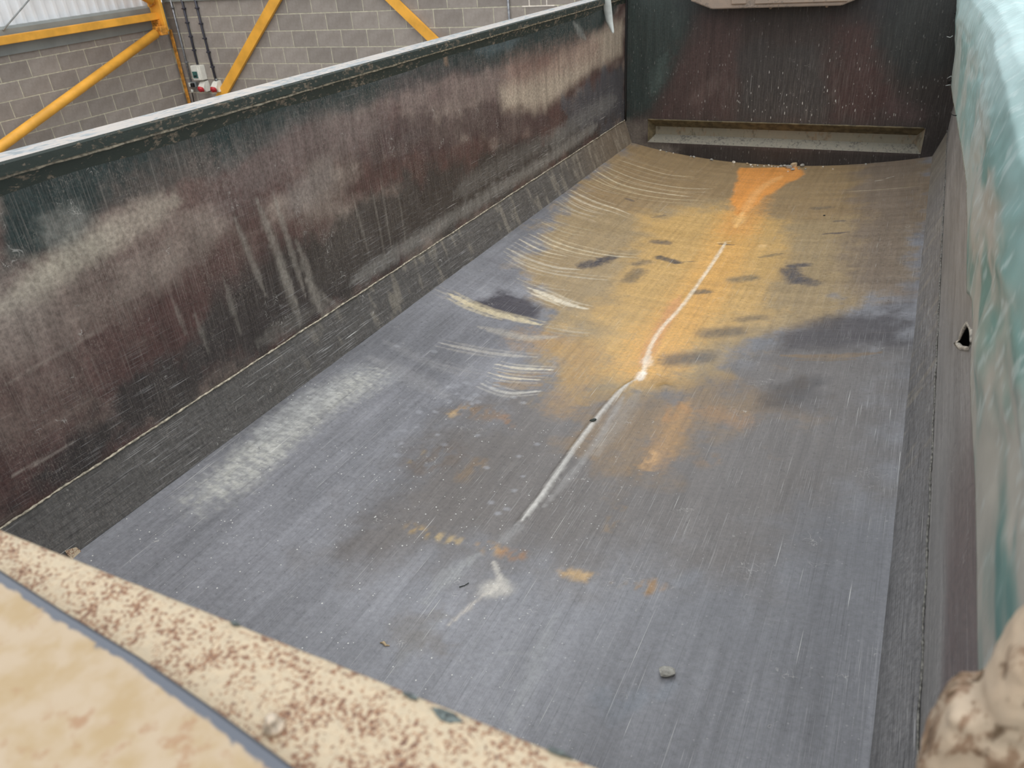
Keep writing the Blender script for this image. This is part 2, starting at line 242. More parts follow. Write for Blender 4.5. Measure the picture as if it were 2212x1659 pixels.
 ('s', [[-1.277, 2.316], [-1.275, 2.317]], 0.009, (150, 152, 158), 0.6, 0.6),
 ('s', [[-1.258, 2.34], [-1.256, 2.341]], 0.01, (150, 152, 158), 0.6, 0.6),
 ('s', [[-1.206, 2.318], [-1.204, 2.319]], 0.01, (150, 152, 158), 0.6, 0.6),
 ('s', [[-1.53, 1.947], [-1.528, 1.948]], 0.01, (150, 152, 158), 0.6, 0.6),
 ('s', [[-1.542, 2.08], [-1.54, 2.081]], 0.012, (150, 152, 158), 0.6, 0.6),
 ('s', [[-1.59, 2.073], [-1.588, 2.074]], 0.008, (150, 152, 158), 0.6, 0.6),
 ('s', [[-1.485, 2.11], [-1.483, 2.111]], 0.01, (150, 152, 158), 0.6, 0.6),
 ('s', [[-1.491, 1.875], [-1.49, 1.876]], 0.011, (150, 152, 158), 0.6, 0.6),
 ('s', [[-1.468, 1.809], [-1.466, 1.809]], 0.012, (150, 152, 158), 0.6, 0.6),
 ('s', [[-1.497, 1.988], [-1.495, 1.989]], 0.009, (150, 152, 158), 0.6, 0.6),
 ('s', [[-1.346, 1.941], [-1.344, 1.942]], 0.009, (150, 152, 158), 0.6, 0.6),
 ('s', [[-1.266, 2.043], [-1.265, 2.044]], 0.01, (150, 152, 158), 0.6, 0.6),
 ('s', [[-1.402, 1.985], [-1.4, 1.986]], 0.008, (150, 152, 158), 0.6, 0.6),
 ('s', [[-1.067, 1.987], [-1.066, 1.988]], 0.009, (150, 152, 158), 0.6, 0.6),
 ('s', [[-1.142, 1.881], [-1.14, 1.881]], 0.009, (150, 152, 158), 0.6, 0.6),
 ('s', [[-0.995, 1.802], [-0.993, 1.802]], 0.009, (150, 152, 158), 0.6, 0.6),
 ('s', [[-1.039, 1.718], [-1.037, 1.718]], 0.01, (150, 152, 158), 0.6, 0.6),
 ('s', [[-0.973, 1.706], [-0.972, 1.707]], 0.01, (150, 152, 158), 0.6, 0.6),
 ('s', [[-0.99, 1.674], [-0.989, 1.675]], 0.009, (150, 152, 158), 0.6, 0.6),
 ('s', [[-0.999, 1.883], [-0.998, 1.884]], 0.008, (150, 152, 158), 0.6, 0.6),
 ('s', [[-1.036, 2.078], [-1.034, 2.079]], 0.009, (150, 152, 158), 0.6, 0.6)]
LEFT_WALL_MARKS=[('p', [[0.843, -1.285], [1.275, -1.171], [1.712, -1.044], [2.227, -0.987], [2.893, -0.954], [3.792, -1.027], [4.67, -1.152], [5.159, -1.0], [6.067, -0.881], [6.133, -1.331], [0.835, -1.338]], 0.1, (50, 47, 46), 0.9, 0.08),
 ('p', [[1.212, -0.408], [5.621, -0.427], [6.007, -0.461], [5.617, -0.627], [5.039, -0.698], [4.394, -0.658], [3.441, -0.588], [2.998, -0.584], [2.492, -0.591], [2.218, -0.595], [1.962, -0.627], [1.753, -0.63], [1.566, -0.631], [1.395, -0.647], [1.247, -0.647], [1.095, -0.687]], 0.05, (24, 44, 44), 0.97, 0.03),
 ('s', [[1.06, -0.77], [1.147, -0.753], [1.259, -0.724], [1.408, -0.701], [1.588, -0.676], [1.705, -0.664]], 0.045, (176, 168, 150), 0.85, 1.0),
 ('s', [[1.073, -0.738], [1.089, -0.827], [1.118, -0.928]], 0.1, (132, 122, 114), 0.6, 1.0),
 ('s', [[1.283, -0.63], [1.344, -0.624]], 0.05, (150, 148, 140), 0.5, 1.0),
 ('s', [[1.553, -0.677], [1.792, -0.644]], 0.12, (118, 98, 90), 0.5, 1.0),
 ('s', [[1.948, -0.687], [2.252, -0.65], [2.535, -0.646], [2.854, -0.678]], 0.1, (116, 104, 100), 0.65, 1.0),
 ('s', [[2.25, -0.827], [2.431, -0.795]], 0.06, (118, 110, 106), 0.6, 1.0),
 ('s', [[3.015, -0.774], [3.214, -0.787]], 0.035, (122, 118, 114), 0.6, 1.0),
 ('s', [[2.984, -0.595], [3.604, -0.655], [4.127, -0.721]], 0.1, (108, 90, 88), 0.6, 1.0),
 ('p', [[2.998, -0.688], [3.632, -0.762], [4.617, -0.963], [4.717, -1.052], [4.396, -1.062], [3.552, -0.92], [2.959, -0.844], [2.733, -0.868], [2.694, -0.758]], 0.05, (68, 52, 52), 0.75, 0.05),
 ('p', [[4.01, -0.725], [4.788, -0.695], [6.061, -0.59], [6.067, -0.848], [5.339, -0.865], [4.921, -0.912], [4.617, -0.955], [4.049, -0.844]], 0.1, (168, 154, 136), 0.9, 0.025),
 ('s', [[4.136, -0.661], [4.788, -0.695], [5.523, -0.711]], 0.09, (132, 104, 92), 0.7, 1.0),
 ('p', [[4.879, -0.948], [5.518, -0.894], [6.068, -0.898], [6.133, -1.331], [5.144, -1.261]], 0.1, (74, 74, 80), 0.85, 0.08),
 ('s', [[4.668, -1.181], [5.238, -1.139], [5.911, -1.14]], 0.06, (120, 120, 118), 0.6, 1.0),
 ('s', [[2.529, -0.468], [2.907, -0.477], [3.205, -0.475]], 0.03, (70, 82, 88), 0.5, 1.0),
 ('s', [[3.781, -0.504], [4.277, -0.511]], 0.04, (76, 94, 100), 0.6, 1.0),
 ('s', [[5.107, -0.517], [5.305, -0.639]], 0.03, (128, 132, 128), 0.6, 1.0),
 ('s', [[3.459, -0.464], [3.462, -0.512]], 0.018, (140, 112, 88), 0.7, 0.9),
 ('s', [[0.971, -0.981], [1.11, -0.983], [1.289, -0.92]], 0.12, (98, 78, 72), 0.5, 1.0),
 ('s', [[0.968, -1.085], [1.146, -1.081]], 0.1, (112, 96, 88), 0.4, 1.0),
 ('s', [[1.707, -0.938], [1.937, -0.921]], 0.08, (82, 60, 56), 0.6, 1.0),
 ('s', [[1.922, -0.795], [1.982, -1.122]], 0.014, (140, 134, 124), 0.6, 0.9),
 ('s', [[2.049, -0.767], [2.125, -1.223]], 0.02, (140, 134, 124), 0.7, 0.9),
 ('s', [[2.134, -0.775], [2.187, -1.209]], 0.014, (140, 134, 124), 0.6, 0.9),
 ('s', [[2.202, -0.979], [2.265, -1.349]], 0.02, (140, 134, 124), 0.55, 0.9),
 ('s', [[2.083, -1.011], [2.128, -1.307]], 0.022, (140, 134, 124), 0.55, 0.9),
 ('s', [[1.58, -0.952], [1.589, -1.093]], 0.014, (140, 134, 124), 0.4, 0.9),
 ('s', [[1.803, -0.976], [1.818, -1.202]], 0.014, (140, 134, 124), 0.4, 0.9),
 ('s', [[2.209, -1.138], [2.316, -1.394]], 0.03, (140, 134, 124), 0.5, 0.9),
 ('s', [[2.294, -1.254], [2.439, -1.428]], 0.02, (140, 134, 124), 0.5, 0.9),
 ('s', [[1.646, -1.049], [1.658, -1.198]], 0.016, (140, 134, 124), 0.35, 0.9),
 ('s', [[2.586, -0.907], [2.638, -1.219]], 0.008, (140, 134, 124), 0.4, 0.9),
 ('s', [[2.799, -0.886], [2.809, -1.282]], 0.006, (140, 134, 124), 0.4, 0.9),
 ('s', [[2.723, -0.906], [2.757, -1.332]], 0.006, (140, 134, 124), 0.4, 0.9),
 ('s', [[2.919, -1.004], [2.93, -1.28]], 0.006, (140, 134, 124), 0.35, 0.9),
 ('s', [[2.484, -1.269], [3.018, -1.264], [3.751, -1.261], [4.585, -1.265], [5.509, -1.244]], 0.035, (150, 148, 142), 0.55, 1.0),
 ('s', [[3.408, -1.147], [4.063, -1.146], [4.901, -1.16]], 0.05, (112, 110, 106), 0.5, 1.0),
 ('s', [[1.892, -1.276], [2.223, -1.287]], 0.04, (120, 116, 108), 0.45, 1.0),
 ('s', [[0.978, -0.964], [1.12, -0.958], [1.279, -0.946], [1.38, -0.946]], 0.006, (140, 128, 118), 0.5, 0.9),
 ('s', [[0.875, -1.211], [0.983, -1.222], [1.119, -1.228]], 0.005, (160, 150, 140), 0.6, 0.9)]
HEADBOARD_MARKS=[('p', [[-2.142, -0.286], [-1.525, -0.312], [-1.605, -0.669], [-1.73, -1.022], [-1.907, -1.247], [-2.116, -1.349]], 0.12, (44, 58, 56), 0.9, 0.06),
 ('p', [[-1.507, -0.61], [-1.245, -0.585], [-1.207, -1.05], [-1.255, -1.299], [-1.83, -1.315], [-1.763, -1.124], [-1.632, -0.826]], 0.12, (74, 56, 54), 0.9, 0.06),
 ('p', [[-1.228, -0.798], [-0.725, -0.772], [-0.536, -1.278], [-1.187, -1.297]], 0.12, (58, 56, 56), 0.8, 0.06),
 ('p', [[-0.654, -0.627], [-0.355, -0.69], [-0.28, -0.98], [-0.062, -1.249], [-0.532, -1.31]], 0.12, (70, 48, 46), 0.85, 0.06),
 ('p', [[-0.426, -0.412], [0.111, -0.433], [0.221, -0.977], [-0.098, -1.038], [-0.308, -0.805]], 0.12, (40, 46, 46), 0.85, 0.06),
 ('p', [[-0.127, -1.038], [0.221, -0.977], [0.322, -1.482], [0.097, -1.493], [-0.062, -1.249]], 0.12, (46, 42, 40), 0.8, 0.06),
 ('s', [[-1.583, -0.457], [-1.127, -0.486], [-0.353, -0.523]], 0.12, (38, 40, 44), 0.8, 1.0),
 ('s', [[-1.873, -1.125], [-1.772, -0.858]], 0.06, (74, 90, 86), 0.6, 1.0),
 ('s', [[-1.544, -1.17], [-1.394, -1.052]], 0.05, (96, 78, 74), 0.6, 1.0),
 ('s', [[-0.159, -1.19], [0.01, -1.247]], 0.06, (84, 66, 66), 0.6, 1.0),
 ('p', [[-1.9, -1.522], [0.073, -1.52], [0.109, -1.72], [-1.892, -1.852]], 0.02, (46, 40, 38), 0.9, 0.01),
 ('p', [[-2.116, -1.349], [-1.924, -1.343], [-1.931, -1.516], [-1.635, -1.532], [-1.668, -1.632], [-2.056, -1.521]], 0.06, (112, 104, 96), 0.7, 0.03)]
STONES=[([-1.377, 6.096], 0.03, 0.5),
 ([-1.205, 6.095], 0.026, 0.75),
 ([-1.105, 6.104], 0.022, 0.6),
 ([-1.074, 6.087], 0.018, 0.8),
 ([-1.054, 6.039], 0.012, 0.8),
 ([-1.042, 6.083], 0.018, 0.6),
 ([-1.02, 6.076], 0.018, 0.55),
 ([-0.944, 6.094], 0.018, 0.85),
 ([-0.919, 6.085], 0.012, 0.8),
 ([-0.894, 6.076], 0.01, 0.7),
 ([-0.872, 6.067], 0.014, 0.7),
 ([-0.852, 6.083], 0.024, 0.6),
 ([-0.826, 6.086], 0.028, 0.6),
 ([-0.793, 6.05], 0.04, 0.5),
 ([-0.758, 6.119], 0.046, 0.62),
 ([-0.756, 6.001], 0.032, 0.6),
 ([-0.702, 6.095], 0.032, 0.55),
 ([-0.782, 5.96], 0.009, 0.85),
 ([-0.556, 6.09], 0.014, 0.75),
 ([-0.481, 6.017], 0.014, 0.95),
 ([-1.79, 6.15], 0.022, 0.7),
 ([-1.744, 6.16], 0.014, 0.65),
 ([-1.687, 6.148], 0.013, 0.7),
 ([-1.519, 6.124], 0.024, 0.65),
 ([-1.545, 6.121], 0.016, 0.6),
 ([-0.274, 6.123], 0.016, 0.55),
 ([-0.977, 6.086], 0.012, 0.7),
 ([-0.718, 6.029], 0.014, 0.6),
 ([-0.67, 6.03], 0.016, 0.55)]
RIGHT_HOLE=[[2.033, -0.906], [2.081, -0.945], [2.109, -0.987], [2.161, -1.025], [2.027, -0.972], [1.859, -0.891], [1.844, -0.865], [1.875, -0.858], [1.95, -0.881]]

# ---------------------------------------------------------------- helpers
def lin(c):
    c = np.asarray(c, float) / 255.0
    return np.where(c <= 0.04045, c / 12.92, ((c + 0.055) / 1.055) ** 2.4)
def L4(c): return tuple(float(v) for v in lin(c)) + (1.0,)

def obj(name, me, mat=None, parent=None, loc=None):
    o = bpy.data.objects.new(name, me); C.objects.link(o)
    if mat is not None and len(me.materials) == 0: me.materials.append(mat)
    if parent is not None:
        o.parent = parent
        if loc is not None: o.location = loc
    else:
        o.location = (0, 0, H) if loc is None else (loc[0], loc[1], loc[2] + H)
    return o

def thing(name, label, cat, base, group=None):
    o = bpy.data.objects.new(name, None); C.objects.link(o)
    o.location = (base[0], base[1], base[2] + H)
    o.empty_display_size = 0.1
    o['label'] = label; o['category'] = cat
    if group: o['group'] = group
    return o

def part(name, me, mat, root):
    """mesh written in eye-level coordinates, hung under a thing or a part"""
    o = bpy.data.objects.new(name, me); C.objects.link(o)
    if len(me.materials) == 0: me.materials.append(mat)
    o.parent = root
    b = BASE[root.name]
    o.matrix_parent_inverse = Matrix.Translation((-b[0], -b[1], -b[2]))
    BASE[o.name] = (0, 0, 0)
    return o
BASE = {}
def root_thing(name, label, cat, base, group=None):
    o = thing(name, label, cat, base, group); BASE[o.name] = base; return o

def tag(o, label, cat, group=None):
    o['label'] = label; o['category'] = cat
    if group: o['group'] = group
    return o
def structure(o, label, cat):
    o['kind'] = 'structure'; o['label'] = label; o['category'] = cat; return o

def mesh_from(name, V, F, smooth=False):
    me = bpy.data.meshes.new(name); me.from_pydata([tuple(map(float, v)) for v in V], [], F); me.update()
    if smooth: me.shade_smooth()
    return me

def boxes_mesh(name, boxes, bevel=0.0, seg=1):
    bm = bmesh.new()
    for (x0, x1, y0, y1, z0, z1) in boxes:
        r = bmesh.ops.create_cube(bm, size=1.0)
        for v in r['verts']:
            v.co = ((x0 + x1) / 2 + v.co.x * (x1 - x0), (y0 + y1) / 2 + v.co.y * (y1 - y0), (z0 + z1) / 2 + v.co.z * (z1 - z0))
    if bevel > 0:
        bmesh.ops.bevel(bm, geom=list(bm.edges), offset=bevel, segments=seg, affect='EDGES')
    me = bpy.data.meshes.new(name); bm.to_mesh(me); bm.free(); return me

def tube_mesh(name, pts, r, n=10, jitter=0.0, caps=True):
    pts = [Vector(p) for p in pts]; V = []; F = []
    rr = r if isinstance(r, (list, tuple)) else [r] * len(pts)
    for i, p in enumerate(pts):
        t = (pts[min(i + 1, len(pts) - 1)] - pts[max(i - 1, 0)]).normalized()
        up = Vector((0, 0, 1)) if abs(t.z) < 0.9 else Vector((1, 0, 0))
        a = t.cross(up).normalized(); b = t.cross(a)
        for k in range(n):
            th = 2 * math.pi * k / n
            q = rr[i] * (1 + jitter * random.uniform(-1, 1))
            V.append(p + a * math.cos(th) * q + b * math.sin(th) * q)
    for i in range(len(pts) - 1):
        for k in range(n):
            F.append((i * n + k, i * n + (k + 1) % n, (i + 1) * n + (k + 1) % n, (i + 1) * n + k))
    if caps:
        F.append(tuple(range(n - 1, -1, -1))); F.append(tuple(range((len(pts) - 1) * n, len(pts) * n)))
    return mesh_from(name, V, F, True)

def prism_mesh(name, outline, axis, a, b, bevel=0.0):
    """outline: 2-D polygon, extruded along axis ('x','y','z') from a to b"""
    def P(u, v, w): return {'x': (w, u, v), 'y': (u, w, v), 'z': (u, v, w)}[axis]
    n = len(outline)
    V = [P(u, v, a) for u, v in outline] + [P(u, v, b) for u, v in outline]
    F = [tuple(range(n)), tuple(range(2 * n - 1, n - 1, -1))] + [(i, (i + 1) % n, n + (i + 1) % n, n + i) for i in range(n)]
    bm = bmesh.new(); vs = [bm.verts.new(v) for v in V]
    for f in F: bm.faces.new([vs[i] for i in f])
    bmesh.ops.recalc_face_normals(bm, faces=list(bm.faces))
    if bevel > 0: bmesh.ops.bevel(bm, geom=list(bm.edges), offset=bevel, segments=2, affect='EDGES')
    me = bpy.data.meshes.new(name); bm.to_mesh(me); bm.free(); return me

# ---- noise and mark painting on dense plates (numpy)
def vnoise(x, y, seed=0):
    xi = np.floor(x).astype(np.int64); yi = np.floor(y).astype(np.int64)
    xf = x - xi; yf = y - yi
    u = xf * xf * (3 - 2 * xf); v = yf * yf * (3 - 2 * yf)
    def h(a, b):
        n = (a * 374761393 + b * 668265263 + seed * 974634777) & 0x7fffffff
        n = ((n ^ (n >> 13)) * 1274126177) & 0x7fffffff
        n = n ^ (n >> 16)
        return (n & 0xffff) / 65535.0
    return (h(xi, yi) * (1 - u) + h(xi + 1, yi) * u) * (1 - v) + (h(xi, yi + 1) * (1 - u) + h(xi + 1, yi + 1) * u) * v
def fbm(x, y, oct=4, seed=0):
    s = 0; a = 0.5; t = 0
    for i in range(oct):
        s = s + a * vnoise(x, y, seed + i * 17); t += a; x = x * 2.03; y = y * 2.03; a *= 0.5
    return s / t
def sstep(a, b, x):
    t = np.clip((x - a) / (b - a), 0, 1); return t * t * (3 - 2 * t)
def seg_dist(P, pts):
    d = np.full(len(P), 1e9)
    pts = np.asarray(pts, float)
    for a, b in zip(pts[:-1], pts[1:]):
        ab = b - a; L = max((ab ** 2).sum(), 1e-12)
        t = np.clip(((P - a) @ ab) / L, 0, 1)
        q = P - a - t[:, None] * ab
        d = np.minimum(d, np.hypot(q[:, 0], q[:, 1]))
    return d
def inside(P, pts):
    c = np.zeros(len(P), bool); n = len(pts); j = n - 1
    for i in range(n):
        xi, yi = pts[i]; xj, yj = pts[j]
        if yi != yj:
            m = ((yi > P[:, 1]) != (yj > P[:, 1])) & (P[:, 0] < (xj - xi) * (P[:, 1] - yi) / (yj - yi) + xi)
            c ^= m
        j = i
    return c
def smooth_line(pts, n=5):
    if len(pts) < 3: return pts
    P = [np.array(p, float) for p in pts]; P = [2 * P[0] - P[1]] + P + [2 * P[-1] - P[-2]]
    out = []
    for i in range(1, len(P) - 2):
        for k in range(n):
            t = k / n
            out.append(0.5 * ((2 * P[i]) + (-P[i - 1] + P[i + 1]) * t + (2 * P[i - 1] - 5 * P[i] + 4 * P[i + 1] - P[i + 2]) * t * t + (-P[i - 1] + 3 * P[i] - 3 * P[i + 1] + P[i + 2]) * t ** 3))
    out.append(P[-2]); return out
def paint(P, col, ops, aniso=(6, 2), seed=3, gain=1.0):
    wob = fbm(P[:, 0] * 9, P[:, 1] * 9, 4, seed) - 0.5
    wob2 = fbm(P[:, 0] * 60, P[:, 1] * 60, 3, seed + 5) - 0.5
    fleck = fbm(P[:, 0] * 16, P[:, 1] * 90 + P[:, 0] * 14, 4, seed + 31)
    wisp = fbm(P[:, 0] * 55, P[:, 1] * 24 + P[:, 0] * 10, 4, seed + 41)
    grit = fbm(P[:, 0] * 60, P[:, 1] * 110, 3, seed + 51)
    fine = fbm(P[:, 0] * aniso[0] * 20, P[:, 1] * aniso[1] * 20, 3, seed + 9)
    for op in ops:
        kind, pts, w, c, a, k = op
        pts = np.asarray(pts, float)
        reach = (w * 2.6 + 0.05) if kind != 'p' else (w * 1.5 + k * 2 + 0.05)
        lo = pts.min(0) - reach; hi = pts.max(0) + reach
        idx = np.nonzero((P[:, 0] > lo[0]) & (P[:, 0] < hi[0]) & (P[:, 1] > lo[1]) & (P[:, 1] < hi[1]))[0]
        if len(idx) == 0: continue
        Q = P[idx]
        if kind == 'p':
            d = seg_dist(Q, np.vstack([pts, pts[:1]])); s = np.where(inside(Q, pts), -d, d)
            s = s + wob[idx] * k * 3.2 + wob2[idx] * k * 0.8
            m = 1 - sstep(-w * 0.6, w * 0.6, s)
        else:
            line = smooth_line(list(pts))
            d = seg_dist(Q, line)
            d = d + wob2[idx] * w * 0.9
            if len(pts) > 2 or np.hypot(*(pts[-1] - pts[0])) > 4 * w:      # strokes thin out towards their ends
                e = np.minimum(np.hypot(Q[:, 0] - pts[0][0], Q[:, 1] - pts[0][1]), np.hypot(Q[:, 0] - pts[-1][0], Q[:, 1] - pts[-1][1]))
                taper = 0.35 + 0.65 * sstep(0, 0.12, e)
            else: taper = 1.0
            m = (1 - sstep(w * (1 - 0.75 * k) * taper, w * (1 + 0.7 * k) * taper, d))
            if kind == 'd': m = m * (0.40 + 0.60 * sstep(0.36, 0.66, fleck[idx] * 0.35 + grit[idx] * 0.65 + 0.25 * wob[idx]))
            elif kind == 'f': m = m * sstep(0.38, 0.60, wisp[idx]) * 1.1
            else: m = m * (0.72 + 0.5 * (fine[idx] - 0.3))
        m = np.clip(m * a, 0, 1)[:, None]
        cc = lin(c) * gain; cc = cc * 0.88 + cc.mean() * 0.12
        col[idx] = col[idx] * (1 - m) + cc * m
    return col

def grid_mesh(name, U, V, pos, skip=None):
    """U,V 1-D parameter arrays; pos(u,v)->(x,y,z) arrays"""
    uu, vv = np.meshgrid(U, V, indexing='ij')
    x, y, z = pos(uu.ravel(), vv.ravel())
    co = np.stack([x, y, z], 1).astype(np.float32)
    nu, nv = len(U), len(V)
    i = np.arange(nu * nv).reshape(nu, nv)
    q = np.stack([i[:-1, :-1], i[1:, :-1], i[1:, 1:], i[:-1, 1:]], -1).reshape(-1, 4)
    if skip is not None:
        cu = uu.ravel()[q].mean(1); cv = vv.ravel()[q].mean(1)
        q = q[~skip(np.stack([cu, cv], 1))]
    me = bpy.data.meshes.new(name)
    me.vertices.add(len(co)); me.vertices.foreach_set('co', co.ravel())
    me.loops.add(len(q) * 4); me.loops.foreach_set('vertex_index', q.ravel().astype(np.int32))
    me.polygons.add(len(q)); me.polygons.foreach_set('loop_start', np.arange(0, len(q) * 4, 4, dtype=np.int32))
    me.polygons.foreach_set('loop_total', np.full(len(q), 4, dtype=np.int32))
    me.update(); me.validate(); me.shade_smooth()
    return me, np.stack([uu.ravel(), vv.ravel()], 1), co
def put_color(me, col, name='Col'):
    a = me.color_attributes.new(name, 'FLOAT_COLOR', 'POINT')
    rgba = np.ones((len(col), 4), np.float32); rgba[:, :3] = np.clip(col, 0, 1)
    a.data.foreach_set('color', rgba.ravel())

# ---------------------------------------------------------------- materials
class NT:
    def __init__(s, name):
        s.m = bpy.data.materials.new(name); s.m.use_nodes = True
        s.t = s.m.node_tree; s.b = s.t.nodes['Principled BSDF']; s._c = None
    def n(s, kind, **kw):
        x = s.t.nodes.new(kind)
        for k, v in kw.items(): setattr(x, k, v)
        return x
    def l(s, a, b): s.t.links.new(a, b)
    def co(s):
        if s._c is None: s._c = s.n('ShaderNodeTexCoord').outputs['Object']
        return s._c
    def mapped(s, scale=(1, 1, 1), rot=(0, 0, 0), loc=(0, 0, 0)):
        m = s.n('ShaderNodeMapping'); m.inputs['Scale'].default_value = scale; m.inputs['Rotation'].default_value = rot; m.inputs['Location'].default_value = loc
        s.l(s.co(), m.inputs['Vector']); return m.outputs[0]
    def noise(s, scale=1, vec=None, detail=3, rough=0.55, dist=0.0):
        x = s.n('ShaderNodeTexNoise'); x.inputs['Scale'].default_value = scale; x.inputs['Detail'].default_value = detail
        x.inputs['Roughness'].default_value = rough; x.inputs['Distortion'].default_value = dist
        s.l(vec if vec is not None else s.co(), x.inputs['Vector']); return x.outputs['Fac']
    def ramp(s, fac, lo, hi, a=0.0, b=1.0):
        x = s.n('ShaderNodeMapRange'); x.interpolation_type = 'SMOOTHSTEP'
        s.l(fac, x.inputs[0]); x.inputs[1].default_value = lo; x.inputs[2].default_value = hi; x.inputs[3].default_value = a; x.inputs[4].default_value = b
        return x.outputs[0]
    def math(s, op, a, b=None):
        x = s.n('ShaderNodeMath', operation=op)
        for i, v in enumerate((a, b)):
            if v is None: continue
            if isinstance(v, (int, float)): x.inputs[i].default_value = v
            else: s.l(v, x.inputs[i])
        return x.outputs[0]
    def mix(s, fac, a, b, blend='MIX'):
        x = s.n('ShaderNodeMix', data_type='RGBA', blend_type=blend)
        for i, v in ((0, fac), (6, a), (7, b)):
            if isinstance(v, (int, float)): x.inputs[i].default_value = v
            elif isinstance(v, tuple): x.inputs[i].default_value = v
            else: s.l(v, x.inputs[i])
        return x.outputs[2]
    def attr(s, name, out='Color'):
        x = s.n('ShaderNodeAttribute'); x.attribute_name = name; return x.outputs[out]
    def sep(s, c):
        x = s.n('ShaderNodeSeparateColor'); s.l(c, x.inputs[0]); return x.outputs
    def bump(s, h, strength=0.3, dist=0.002):
        x = s.n('ShaderNodeBump'); x.inputs['Strength'].default_value = strength; x.inputs['Distance'].default_value = dist
        s.l(h, x.inputs['Height']); s.l(x.outputs[0], s.b.inputs['Normal'])
    def done(s, color=None, rough=0.5, metal=0.0, spec=0.5):
        if color is not None:
            if isinstance(color, tuple): s.b.inputs['Base Color'].default_value = color
            else: s.l(color, s.b.inputs['Base Color'])
        if isinstance(rough, (int, float)): s.b.inputs['Roughness'].default_value = rough
        else: s.l(rough, s.b.inputs['Roughness'])
        if isinstance(metal, (int, float)): s.b.inputs['Metallic'].default_value = metal
        else: s.l(metal, s.b.inputs['Metallic'])
        s.b.inputs['Specular IOR Level'].default_value = spec
        return s.m

def simple(name, c, rough=0.5, var=0.12, scale=14, metal=0.0, spec=0.5):
    t = NT(name); n = t.noise(scale, detail=4)
    col = t.mix(t.ramp(n, 0.3, 0.7), L4([v * (1 - var) for v in c]), L4([min(255, v * (1 + var * 0.6)) for v in c]))
    return t.done(col, rough, metal, spec)

def worn_plate(name, long_scale, up_scale, mask='Msk', rough=(0.34, 0.55), dots=True, dot_scale=78, dot_map=(1, 1, 1), dot_r=0.21, bump=0.25, dark=0.4, grain_amp=0.32, streak=0.7, fleck=0.0):
    """dense plate: painted wear (Col) + fine scratches. mask r: scratches along the body, g: scratches up/across, b: white specks"""
    t = NT(name); col = t.attr('Col'); mk = t.sep(t.attr(mask))
    grain = t.noise(70, detail=5, rough=0.7)
    col = t.mix(1.0, col, t.mix(t.ramp(grain, 0.2, 0.8), (1 - grain_amp,) * 3 + (1,), (1 + grain_amp,) * 3 + (1,)), 'MULTIPLY')
    if fleck > 0:
        fk = t.noise(190, t.mapped((1, 1.3, 0.8), loc=(4, 4, 1)), 4, 0.65)
        fm_ = t.noise(5, t.mapped(loc=(9, 2, 5)), 3, 0.6)
        col = t.mix(t.math('MULTIPLY', t.ramp(fk, 0.52, 0.68, 0.0, fleck), t.ramp(fm_, 0.35, 0.65, 0.25, 1.0)), col, L4((168, 158, 148)))
        col = t.mix(t.ramp(fk, 0.30, 0.45, fleck, 0.0), col, t.mix(1.0, col, (0.45, 0.43, 0.42, 1), 'MULTIPLY'))
    st = t.noise(1, t.mapped(long_scale), 3, 0.6)
    col = t.mix(t.math('MULTIPLY', t.ramp(st, 0.25, 0.5, dark, 0.0), mk[0]), col, (0.02, 0.02, 0.022, 1))
    s1 = t.noise(1, t.mapped(tuple(v * 1.7 for v in long_scale), rot=(0, 0, 0.05), loc=(3, 1, 2)), 2, 0.5)
    big = t.noise(2.3, t.mapped(loc=(7, 3, 1)), 2)
    f1 = t.math('MULTIPLY', t.math('MULTIPLY', t.ramp(s1, 0.60, 0.72), t.ramp(big, 0.35, 0.65, 0.15, 1.0)), mk[0])
    col = t.mix(t.math('MULTIPLY', f1, streak), col, L4((186, 186, 186)))
    s1b = t.noise(1, t.mapped(tuple(v * 0.8 for v in long_scale), rot=(0.03, 0.02, -0.06), loc=(13, 5, 2)), 2, 0.5, 0.4)
    f1b = t.math('MULTIPLY', t.ramp(s1b, 0.70, 0.78), mk[0])
    col = t.mix(f1b, col, L4((226, 226, 222)))
    s2 = t.noise(1, t.mapped(up_scale, loc=(5, 2, 9)), 3, 0.6)
    f2 = t.math('MULTIPLY', t.ramp(s2, 0.45, 0.80, 0.0, 0.6), mk[1])
    col = t.mix(f2, col, L4((170, 162, 154)))
    # short curled scratches
    s3 = t.noise(26, t.mapped((1.0, 1.0, 1.0), rot=(0.5, 0.3, 0.6)), 1, 0.4, 1.6)
    f3a = t.math('ABSOLUTE', t.math('SUBTRACT', s3, 0.5))
    f3 = t.math('MULTIPLY', t.ramp(f3a, 0.004, 0.016, 1.0, 0.0), t.ramp(t.noise(7, t.mapped(loc=(1, 8, 4)), 3, 0.7), 0.60, 0.68))
    col = t.mix(t.math('MULTIPLY', f3, t.math('ADD', t.math('MULTIPLY', mk[0], 0.5), t.math('MULTIPLY', mk[1], 0.6))), col, L4((214, 212, 206)))
    if dots:
        v = t.n('ShaderNodeTexVoronoi'); v.inputs['Scale'].default_value = dot_scale; t.l(t.mapped(dot_map), v.inputs['Vector'])
        vc = t.sep(v.outputs['Color'])
        rad = t.math('MULTIPLY', t.math('POWER', vc[0], 3.2), dot_r)
        dens = t.ramp(t.noise(3.1, t.mapped(loc=(2, 6, 3)), 3, 0.6), 0.36, 0.58, 0.35, 1.0)
        d = t.math('MULTIPLY', t.math('MULTIPLY', t.math('LESS_THAN', v.outputs['Distance'], rad), t.math('LESS_THAN', vc[1], dens)), mk[2])
        col = t.mix(d, col, L4((214, 214, 210)))
    ro = t.ramp(grain, 0.3, 0.75, rough[0], rough[1])
    t.bump(t.math('ADD', t.math('MULTIPLY', st, 0.6), t.math('MULTIPLY', grain, 0.5)), bump, 0.0015)
    return t.done(col, ro, 0.0, 0.45)

